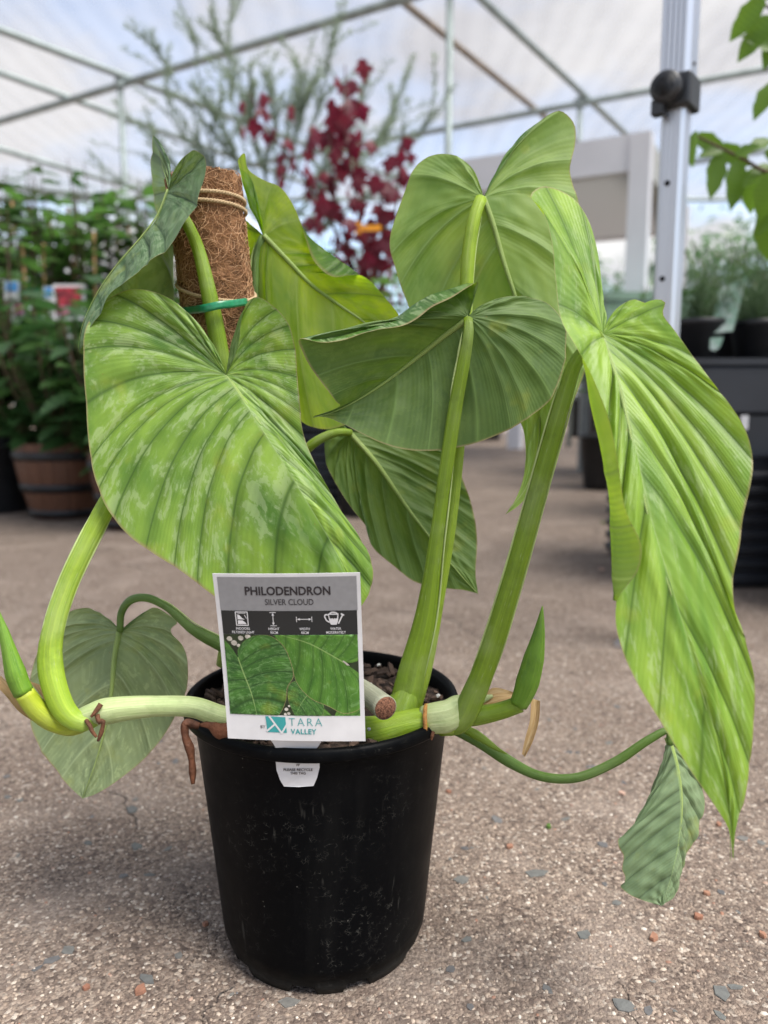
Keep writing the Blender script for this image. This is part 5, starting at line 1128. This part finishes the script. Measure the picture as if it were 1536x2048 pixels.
R1 = at(30, 630, 2.42); print_tag('picture_tag', R1, 0.07, 0.05, 'small pink tag below the blue and white tag', [(-0.45, 0.1, 0.45, 0.9, M['print_pink'])])
for px, Y, lb in ((40, 2.5, 'dark shrub on the ground between barrel and bench'), (150, 2.5, 'dark shrub on the ground right behind the barrels'), (300, 2.55, 'dark shrub on the ground behind the second barrel'), (-70, 2.5, 'dark shrub on the ground past the left edge')):
    p_ = at(px, 900, Y); rt = empty('potted_shrub', (p_[0], Y, 0), lb, 'potted shrub', 'shrubs at the left')
    round_pot((p_[0], Y, 0), 0.14, 0.24, rt); bushy(rt, (p_[0], Y, 0.21), 0.42, 0.26, 14, 12, 0.12, [ME_dark], 0.0)
# tall leafy plant at the left edge
b0 = at(-10, 1000, 2.35); rt = empty('potted_shrub', (b0[0], 2.35, 0), 'tall leafy shrub rising along the left edge', 'potted shrub', 'shrubs at the left')
round_pot((b0[0], 2.35, 0), 0.15, 0.26, rt); bushy(rt, (b0[0], 2.35, 0.23), 0.98, 0.16, 6, 20, 0.10, [ME_mid, ME_light], 0.25)

# ribbed black tubs
M['ribtub'] = plain('ribbed_black_plastic', (0.016, 0.018, 0.024), 0.42, 0.45, 0.15, 12)
def rib_tub(px, py, R_, H_, label, n=14):
    b0 = onz(px, py); b0[1] += R_; root = empty('ribbed_tub', (b0[0], b0[1], 0), label, 'tub', 'ribbed black tubs')
    lathe_obj('wall', [(R_ * 0.93, 0.002), (R_ * 0.93, H_ - 0.002), (R_ * 0.88, H_ - 0.002), (R_ * 0.86, H_ * 0.7), (0, H_ * 0.7)], (b0[0], b0[1], 0), M['ribtub'], root, 56)
    for k in range(n):
        z = H_ * (k + 0.25) / n; h = H_ / n * 0.55
        lathe_obj('rib', [(R_ * 0.925, z), (R_ * 0.985, z + h * 0.15), (R_, z + h * 0.5), (R_ * 0.985, z + h * 0.85), (R_ * 0.925, z + h)], (b0[0], b0[1], 0), M['ribtub'], root, 56)
    return root, b0
tub, tb = rib_tub(640, 1015, 0.27, 0.50, 'round black ribbed tub behind the plant under the red maple')
# pale fine leaved tree behind
tr = empty('grey_leaved_tree', at(570, 800, 3.5) * np.array([1, 1, 0]), 'tall airy tree with fine grey green leaves behind the plant', 'tree')
tbase = at(570, 800, 3.5); tbase[2] = 0
fo = Foliage(); br = MB()
round_pot((tbase[0], tbase[1], 0), 0.2, 0.32, tr)
main = [(570, 800), (565, 640), (555, 520), (545, 420)]
MBp = [at(x, y, 3.5) for x, y in main]; MBp[0][2] = 0.28
V, Fc, uv = tube_geo(np.array(MBp), [0.022, 0.016, 0.011], seg=8); mesh_obj('trunk', V, Fc, M['twig'], tr)
branches = [[(550, 470), (470, 330), (385, 210), (340, 140), (296, 62)], [(545, 430), (440, 260), (400, 150), (392, 80)], [(548, 430), (470, 250), (455, 110), (462, 0)], [(548, 420), (500, 240), (480, 160), (425, 60)],
            [(548, 420), (545, 260), (535, 140)], [(552, 430), (590, 260), (610, 140), (622, 82)], [(552, 430), (620, 270), (645, 160), (652, 55)], [(556, 450), (660, 330), (700, 260), (722, 170)], [(556, 450), (700, 330), (780, 230), (802, 165)],
            [(560, 480), (740, 380), (820, 290), (858, 232)], [(552, 500), (430, 400), (350, 330), (310, 280)], [(548, 520), (400, 420), (250, 370), (175, 325)], [(552, 480), (420, 330), (345, 240), (330, 180)], [(548, 440), (520, 320), (500, 250), (505, 180)],
            [(556, 470), (620, 400), (650, 350), (690, 330)], [(548, 470), (480, 400), (440, 350), (425, 290)], [(550, 520), (600, 470), (660, 450)], [(550, 500), (470, 470), (400, 450)], [(545, 440), (560, 330), (580, 240), (590, 190)], [(553, 470), (640, 390), (750, 300), (770, 250)], [(548, 520), (420, 480), (330, 440), (290, 400)]]
for B_ in branches:
    yo = rnd.uniform(-0.35, 0.35)
    Q = catmull([at(x + rnd.uniform(-4, 4), y, 3.5 + yo * i / len(B_)) for i, (x, y) in enumerate(B_)], 46)
    V, Fc, uv = tube_geo(Q, [0.005, 0.0028, 0.001], seg=4, raw=True, caps=False); br.add(V, Fc)
    subs = [(Q, 8, 46)]
    for q in range(9):
        i = rnd.randint(12, 42); dd = Q[min(45, i + 2)] - Q[i - 2]; dd /= np.linalg.norm(dd); l_ = rnd.uniform(0.12, 0.30)
        o_ = np.array([rnd.gauss(0, 0.45), rnd.gauss(0, 0.35), rnd.uniform(0, 0.3)]); e = Q[i] + (dd + o_) * l_; S2 = catmull([Q[i], Q[i] + (dd + o_ * 0.6) * l_ * 0.5, e], 18)
        V, Fc, uv = tube_geo(S2, [0.002, 0.001], seg=3, raw=True, caps=False); br.add(V, Fc); subs.append((S2, 2, 18))
    for S_, i0, i1 in subs:
        for i in range(i0, i1):
            for _ in range(4):
                dd = S_[min(len(S_) - 1, i + 1)] - S_[i - 1]; dd = dd / (np.linalg.norm(dd) + 1e-9); o_ = np.array([rnd.gauss(0, 0.6), rnd.gauss(0, 0.6), rnd.gauss(0, 0.35)])
                fo.leaf(LG_thin, S_[i] + (S_[min(len(S_) - 1, i + 1)] - S_[i]) * rnd.random(), dd * 0.75 + o_ * 0.8, rnd.uniform(0.028, 0.052), rnd.uniform(-1, 1))
br.build('branch', M['fol_grey'], tr); fo.build(M['fol_grey'], tr)
# red maple in the tub
def maple_geo():
    out_ = [(0, 0), (0.10, 0.30), (0.22, 0.24), (0.30, 0.44), (0.52, 0.56), (0.50, 0.30), (0.66, 0.24), (0.74, 0.12), (1.0, 0.0)]
    P = out_ + [(x, -y) for x, y in out_[-2:0:-1]]; V = [(x, y, -0.25 * x * x - 0.25 * abs(y)) for x, y in P] + [(0.38, 0, 0.02)]; n_ = len(P)
    return np.array(V), [(i, (i + 1) % n_, n_) for i in range(n_)]
MG = maple_geo(); ME_red = me_from('leaf', *MG, M['fol_red'])
mp_r = empty('red_maple', (tb[0], tb[1], 0.35), 'red leaved maple sapling with dark upright stems', 'tree')
MY = float(tb[1])
def ms(L_): return catmull([at(x, y, MY + 0.1 * math.sin(i * 1.7)) for i, (x, y) in enumerate(L_)], 40)
stems = [[(700, 800), (735, 600), (722, 450), (695, 300), (690, 130)], [(690, 800), (715, 600), (650, 420), (560, 290), (498, 188)], [(710, 800), (755, 600), (790, 430), (806, 262)], [(705, 800), (745, 600), (765, 450), (752, 330)], [(700, 800), (725, 620), (690, 480), (668, 380), (655, 210)]]
for si, L_ in enumerate(stems):
    Q = ms(L_); V, Fc, uv = tube_geo(Q, [0.011, 0.007, 0.003], seg=6, raw=True, caps=False); mesh_obj('stem', V, Fc, M['twig_red'], mp_r)
    nl = [58, 26, 36, 34, 44][si]; lo_ = [0.38, 0.60, 0.42, 0.40, 0.48][si]
    for i in range(nl):
        t = lo_ + (1 - lo_) * (i + rnd.random()) / nl; p_ = Q[min(39, int(t * 39))] + np.array([rnd.gauss(0, 0.045), rnd.gauss(0, 0.06), rnd.gauss(0, 0.02)])
        a = rnd.uniform(0, 6.28); d = np.array([0.45 * math.cos(a), 0.45 * math.sin(a), -0.9]); one_leaf(ME_red, mp_r, p_, d, rnd.uniform(0.045, 0.095), rnd.uniform(-0.8, 0.8))
ot = empty('stem_tag', at(738, 456, MY - 0.12), 'orange tag looped round the maple stem', 'tag')
p_ = at(738, 456, MY - 0.12); M['orange'] = plain('orange_tag', (0.75, 0.30, 0.01), 0.4, 0.4, 0.1)
MB().box(p_, (0.095, 0.006, 0.022)).build('strip', M['orange'], ot, False); MB().box(p_ + np.array([-0.042, -0.002, 0]), (0.022, 0.006, 0.045)).build('buckle', M['orange'], ot, False)
# leafy stock under and behind the maple
for (px, Y, H_, sp_, me, sz, lb) in ((640, 3.25, 1.12, 0.28, ME_dark, 0.09, 'dark leafy shrub below the red maple'), (745, 2.25, 0.62, 0.18, ME_light, 0.075, 'light green climber below the orange tag'), (790, 3.3, 1.02, 0.28, ME_mid, 0.08, 'green shrub between the maple and the tall leaf'),
                                    (560, 3.0, 0.98, 0.24, ME_dark, 0.08, 'dark shrub behind the backlit leaf'), (460, 2.9, 0.86, 0.2, ME_mid, 0.08, 'shrub behind the coir pole on the ground')):
    p_ = at(px, 900, Y); rt = empty('potted_shrub', (p_[0], Y, 0), lb, 'potted shrub', 'shrubs around the maple'); zb = 0.28
    round_pot((p_[0], Y, 0), 0.15, 0.28, rt); bushy(rt, (p_[0], Y, zb - 0.03), H_, sp_, 13, 17, sz, [me, me, ME_mid], 0.1)

# far stock along the aisle
far_ = [(905, 884, 'potted shrub far back, leftmost of the aisle row'), (975, 882, 'potted shrub far back, below the dark leaf edge'), (1085, 872, 'potted shrub far back behind the green stalk'), (1178, 876, 'potted shrub far back between stalk and bright leaf'), (1232, 892, 'potted shrub far back beside the ribbed bin'), (830, 880, 'potted shrub far back behind the tall stalks')]
for px, py, lb in far_:
    p_ = onz(px, py); rt = empty('aisle_shrub', (p_[0], p_[1] + 0.2, 0), lb, 'potted shrub', 'shrubs along the far aisle')
    c_ = (p_[0], p_[1] + 0.2, 0); round_pot(c_, 0.21, 0.46, rt); bushy(rt, (c_[0], c_[1], 0.42), rnd.uniform(0.45, 0.75), 0.3, 8, 22, 0.12, [ME_dark, ME_mid], 0.0, single=False)

# ------------------------------------------------------------------ ribbed planter bin at the right
bl = onz(1312, 1180); BY = float(bl[1]); BX0 = float(bl[0]); BW, BD = 0.75, 0.42; BH = float(at(1450, 727, BY)[2])
binr = empty('planter_bin', (BX0 + BW / 2, BY + BD / 2, 0), 'large black ribbed planter bin at the right edge', 'planter bin')
cx_, cy_ = BX0 + BW / 2, BY + BD / 2
MB().box((cx_, cy_, BH * 0.5), (BW - 0.03, BD - 0.03, BH - 0.012)).build('wall', M['ribtub'], binr, False)
o = MB().box((cx_, cy_, BH - 0.055), (BW, BD, 0.105)).build('rim_band', M['ribtub'], binr, False); bv = o.modifiers.new('bevel', 'BEVEL'); bv.width = 0.008; bv.segments = 2
MB().box((cx_, cy_, BH + 0.004), (BW + 0.012, BD + 0.012, 0.014)).build('rim', M['ribtub'], binr, False)
zr = 0.012
for k in range(8):
    o = MB().box((cx_, cy_, zr + 0.011), (BW - 0.008, BD - 0.008, 0.021)).build('rib', M['ribtub'], binr, False); bv = o.modifiers.new('bevel', 'BEVEL'); bv.width = 0.006; bv.segments = 2; zr += 0.032
MB().box((cx_, cy_, 0.332), (BW - 0.010, BD - 0.010, 0.085)).build('band', M['ribtub'], binr, False)
p_ = at(1490, 845, BY); MB().box((p_[0], BY + 0.004, p_[2]), (0.016, 0.004, 0.03)).build('sticker', M['tag_white'], binr, False)
ME_h = None
herbs = [(1392, 0.10, 'bushy herb pot at the left end of the ribbed bin', 0.17), (1512, 0.12, 'bushy herb pot behind the leaning clear tag', 0.19), (1632, 0.11, 'bushy herb pot at the right edge of the picture', 0.19), (1755, 0.13, 'bushy herb pot on the bin just past the right edge', 0.15), (1455, 0.29, 'herb pot in the back row of the bin, left', 0.23), (1560, 0.30, 'herb pot in the back row of the bin, right', 0.24)]
for px, dy, lb, H_ in herbs:
    q = at(px, 700, BY + dy); c_ = (float(q[0]), BY + dy, BH + 0.011)
    if c_[0] - 0.06 < BX0: continue
    rt = empty('herb_pot', c_, lb, 'herb pot', 'herb pots on the bin'); 
    lathe_obj('pot', [(0, 0.001), (0.042, 0.001), (0.056, 0.075), (0.060, 0.076), (0.060, 0.088), (0.056, 0.088), (0.052, 0.07), (0, 0.07)], c_, M['blackpot'], rt, 32)
    fo = Foliage()
    for k in range(95):
        a = rnd.uniform(0, 6.28); r_ = rnd.uniform(0, 0.105); b_ = np.array([c_[0] + 0.3 * r_ * math.cos(a), c_[1] + 0.3 * r_ * math.sin(a), c_[2] + 0.07]); e = b_ + np.array([r_ * math.cos(a), r_ * math.sin(a), rnd.uniform(0.4, 1.0) * H_])
        for i in range(26):
            t = (i + 1) / 26; d = np.array([rnd.gauss(0, 1), rnd.gauss(0, 1), 0.6 + rnd.random()]); fo.leaf(LG_needle, b_ + (e - b_) * t, d, rnd.uniform(0.014, 0.028))
    fo.build(M['fol_herb'], rt)
# clear tag leaning in the herbs
def clear_mat():
    m = NT('translucent_tag'); p = m.obj(); c = m.mix(m.rng(m.noise(p, 30, 3), 0.4, 0.6), (0.36, 0.55, 0.45), (0.62, 0.70, 0.68)); tr_ = m.n('BsdfTransparent')
    return m.done(m.mixsh(0.25, m.mixsh(0.5, m.bsdf(c, 0.4, 0.4), m.transl(c)), tr_.outputs[0]))
M['clear'] = clear_mat()
Yt = BY + 0.05
ct = empty('clear_tag', at(1432, 690, Yt), 'pale green see-through tag leaning among the herb pots', 'plant tag')
def slab(name, px_, Y, mat, par, th=0.002):
    V = [at(x, y, Y + d_) for x, y, d_ in px_]; n_ = len(V); V += [v + np.array([0, th, 0]) for v in V]
    return mesh_obj(name, V, [tuple(range(n_)), tuple(range(2 * n_ - 1, n_ - 1, -1))] + [(i, n_ + i, n_ + (i + 1) % n_, (i + 1) % n_) for i in range(n_)], mat, par, False)
slab('card', [(1418, 668, 0.0), (1466, 662, 0.0), (1494, 552, 0.05), (1440, 578, 0.05)], Yt, M['clear'], ct)
slab('tongue', [(1421, 676, -0.045), (1447, 674, -0.045), (1440, 694, -0.05), (1430, 702, -0.05), (1420, 698, -0.05)], Yt, M['clear'], ct)
# pale green bench and trees farther back on the right
M['palegreen'] = plain('pale_green_cloth', (0.22, 0.33, 0.25), 0.7, 0.3, 0.1, 6)
q0 = at(1390, 590, 3.6); fbn = empty('green_table', (q0[0], 3.6, 0), 'pale green cloth covered table behind the herb pots', 'table')
z0 = float(at(1400, 594, 3.6)[2])
MB().box((q0[0] + 0.25, 3.75, z0 - 0.02), (1.6, 0.7, 0.04)).build('top', M['palegreen'], fbn, False)
MB().box((q0[0] + 0.25, 3.415, z0 - 0.12), (1.6, 0.012, 0.15)).build('cloth_drop', M['palegreen'], fbn, False)
for sx in (-0.45, 0.95):
    for sy in (3.5, 4.02): MB().box((q0[0] + sx, sy, (z0 - 0.04) / 2), (0.05, 0.05, z0 - 0.04)).build('leg', M['bench'], fbn, False)
def far_tree(px, ground_Y, H_, cw, lb, mat='fol_dark', n=1500, sz=0.16, grp='trees beyond the nursery', trunk=0.35):
    b0 = at(px, 700, ground_Y); b0[2] = 0; rt = empty('far_tree', b0, lb, 'tree', grp)
    Q = catmull([b0, b0 + np.array([0.1, 0, H_ * 0.4]), b0 + np.array([0, 0, H_ * 0.8])], 12); V, Fc, uv = tube_geo(Q, [0.03 * H_, 0.012 * H_], seg=8, raw=True); mesh_obj('trunk', V, Fc, M['twig'], rt)
    fo = Foliage(); cl_ = [(rnd.gauss(0, cw * 0.42), rnd.gauss(0, cw * 0.42), H_ * rnd.uniform(trunk, 1.0), rnd.uniform(0.35, 0.8) * cw * 0.5) for _ in range(16)]
    lm = MB()
    for x, y, z, r_ in cl_[:10]:
        V, Fc, uv = tube_geo(np.array([Q[rnd.randint(4, 10)], b0 + np.array([x, y, z])]), [0.012 * H_, 0.004 * H_], n=4, seg=5, caps=False); lm.add(V, Fc)
    lm.build('limb', M['twig'], rt)
    for _ in range(n):
        x, y, z, r_ = rnd.choice(cl_); d = np.array([rnd.gauss(0, 1), rnd.gauss(0, 1), rnd.gauss(0, 0.7)]); d /= np.linalg.norm(d); u = r_ * rnd.random() ** 0.4
        fo.leaf(LG_mid, b0 + np.array([x, y, z]) + d * u * np.array([1, 1, 0.7]), d + np.array([0, 0, -0.4]), sz * rnd.uniform(0.6, 1.3), rnd.uniform(-1, 1))
    fo.build(M[mat], rt, 'crown')
ft = [(1500, 12, 3.0, 2.4, 'dark spreading tree beyond the table at the right edge'), (1430, 17, 3.3, 3.2, 'low dark tree in the gap right of the pole'), (1235, 15, 2.9, 2.2, 'small tree under the white patio roof'), (1330, 20, 3.4, 2.6, 'distant tree behind the aluminium leg'), (1620, 15, 4.6, 3.0, 'tall tree just past the right edge'),
      (1100, 19, 3.6, 3.0, 'distant tree behind the tall upper leaf'), (900, 20, 3.8, 3.2, 'distant tree behind the dark middle leaf'), (700, 19, 3.6, 3.2, 'distant tree behind the red maple'), (480, 20, 3.4, 3.4, 'distant tree behind the coir pole'), (280, 18, 3.0, 3.2, 'distant tree behind the staked shrubs'), (90, 19, 3.1, 3.4, 'distant tree at the far left'), (-120, 18, 3.2, 3.2, 'distant tree past the left edge')]
for px, Y, H_, cw, lb in ft: far_tree(px, Y, H_, cw, lb, n=900)
# bare limbed shrub with thick diagonal stems behind the herbs
bb = at(1470, 650, 2.9); rt = empty('bare_shrub', (bb[0], 2.9, 0), 'thick stemmed sparse shrub behind the clear tag', 'shrub')
for L_, r_ in (([(1450, 760), (1440, 620), (1400, 560), (1372, 500)], 0.016), ([(1455, 760), (1470, 620), (1500, 590), (1560, 570)], 0.015), ([(1450, 760), (1445, 600), (1480, 520), (1510, 510), (1560, 560)], 0.012), ([(1450, 760), (1430, 560), (1470, 560), (1536, 610)], 0.014), ([(1448, 700), (1425, 600), (1410, 570), (1450, 545)], 0.010)):
    tube('limb', [at(x, y, 2.9 + 0.05 * i) for i, (x, y) in enumerate(L_)], [r_, r_ * 0.7, r_ * 0.35], M['fol_olive'], rt, seg=7, n=24)
fo = Foliage()
for _ in range(260):
    p_ = at(rnd.uniform(1420, 1600), rnd.uniform(520, 610), 2.9 + rnd.uniform(-0.2, 0.3)); fo.leaf(LG_thin, p_, (rnd.gauss(0, 1), rnd.gauss(0, 1), rnd.gauss(0, 0.6)), rnd.uniform(0.06, 0.12))
fo.build(M['fol_dark'], rt)
round_pot((bb[0], 2.9, 0), 0.22, 0.4, rt)
# plants under the patio seen left of the pole
p_ = at(1225, 700, 3.1); rt = empty('potted_shrub', (p_[0], 3.1, 0), 'slender shrub in front of the white patio post', 'potted shrub', 'shrubs around the maple'); round_pot((p_[0], 3.1, 0), 0.14, 0.26, rt); bushy(rt, (p_[0], 3.1, 0.23), 0.72, 0.2, 8, 16, 0.08, [ME_dark, ME_mid], 0.1)
p_ = at(1300, 700, 3.3); rt = empty('potted_shrub', (p_[0], 3.3, 0), 'low shrub between patio post and aluminium leg', 'potted shrub', 'shrubs around the maple'); round_pot((p_[0], 3.3, 0), 0.14, 0.26, rt); bushy(rt, (p_[0], 3.3, 0.23), 0.58, 0.16, 6, 14, 0.07, [ME_mid, ME_dark], 0.1)

for (px, Y, H_, lb) in ((1395, 2.15, 0.80, 'dense dark shrub behind the bin next to the aluminium leg'), (1470, 2.3, 0.86, 'dense dark shrub behind the clear tag'), (1550, 2.2, 0.94, 'dense dark shrub at the right edge behind the herbs'), (1640, 2.4, 1.0, 'dense dark shrub past the right edge')):
    p_ = at(px, 900, Y); rt = empty('potted_shrub', (p_[0], Y, 0), lb, 'potted shrub', 'dark shrubs behind the bin')
    round_pot((p_[0], Y, 0), 0.14, 0.26, rt); bushy(rt, (p_[0], Y, 0.23), H_ - 0.2, 0.22, 14, 16, 0.085, [ME_dark, ME_dark, ME_mid], 0.05)

# ------------------------------------------------------------------ overhanging branch at the upper right
HY = 0.95
def wavy(t): return (math.sin(math.pi * t ** 0.75) ** 0.8) * (1 + 0.09 * math.sin(t * 19))
LG_wavy = leaf_geo(10, 0.46, 0.35, 0.10, wavy); ME_over = me_from('leaf', *LG_wavy, M['fol_olive'])
hb = empty('overhanging_tree', at(1760, 1500, HY) * np.array([1, 1, 0]), 'potted tree whose serrated leaves hang in at the upper right', 'tree')
hx = at(1760, 1000, HY); hx[2] = 0
round_pot((hx[0], hx[1], 0), 0.18, 0.3, hb)
tube('trunk', [(hx[0], hx[1], 0.27), (hx[0] + 0.02, HY + 0.03, 0.7), (hx[0] - 0.02, HY, 1.15)], [0.016, 0.012, 0.006], M['twig'], hb, seg=8, n=16)
j0 = at(1745, 430, HY); j1 = at(1740, 120, HY)
for L_ in ([(1740, 330), (1620, 320), (1540, 345), (1490, 320), (1440, 295), (1385, 268)], [(1745, 60), (1640, 40), (1560, 25), (1500, -6)], [(1740, 200), (1640, 150), (1560, 130), (1536, 100)], [(1740, 330), (1620, 380), (1560, 400), (1530, 420)]):
    tube('branch', [at(x, y, HY) for x, y in L_], [0.006, 0.004, 0.0018], M['twig'], hb, seg=6, n=24)
hl = [((1528, -8), (1462, 78)), ((1545, 30), (1478, 118)), ((1560, 95), (1490, 70)), ((1560, 160), (1508, 232)), ((1536, 0), (1500, -30)), ((1575, 40), (1530, 130)), ((1390, 262), (1381, 330)), ((1388, 272), (1452, 300)), ((1436, 292), (1500, 330)), ((1436, 308), (1424, 392)), ((1474, 322), (1466, 414)), ((1508, 332), (1498, 425)), ((1540, 345), (1520, 440)), ((1470, 312), (1520, 288)), ((1500, 300), (1545, 275)), ((1545, 330), (1490, 368)), ((1556, 350), (1545, 450)), ((1530, 420), (1536, 520)), ((1560, 400), (1510, 470)), ((1590, 380), (1560, 470)), ((1600, 60), (1560, 150)), ((1600, 330), (1590, 420)), ((1620, 40), (1590, -30)), ((1590, 150), (1545, 215)), ((1448, 298), (1400, 310)), ((1530, 300), (1580, 330)), ((1640, 330), (1640, 420)), ((1660, 60), (1640, 150))]
for (a, b) in hl:
    y0 = HY + rnd.uniform(-0.05, 0.05); p_ = at(*a, y0); e = at(*b, y0 + rnd.uniform(-0.03, 0.03)); l_ = float(np.linalg.norm(e - p_)); d = (e - p_) / l_
    nrm = (C - p_) / np.linalg.norm(C - p_) + np.array([rnd.gauss(0, 0.35), rnd.gauss(0, 0.35), 0.3 + rnd.gauss(0, 0.3)]); nrm -= d * nrm.dot(d); nrm /= np.linalg.norm(nrm); yv = np.cross(nrm, d)
    o = bpy.data.objects.new('leaf', ME_over); col.objects.link(o); o.parent = hb; m3 = np.stack([d, yv, nrm], 1) * l_ * 1.05; q = p_ - np.array(parent_origin(hb))
    o.matrix_local = Matrix(((*m3[0], q[0]), (*m3[1], q[1]), (*m3[2], q[2]), (0, 0, 0, 1)))
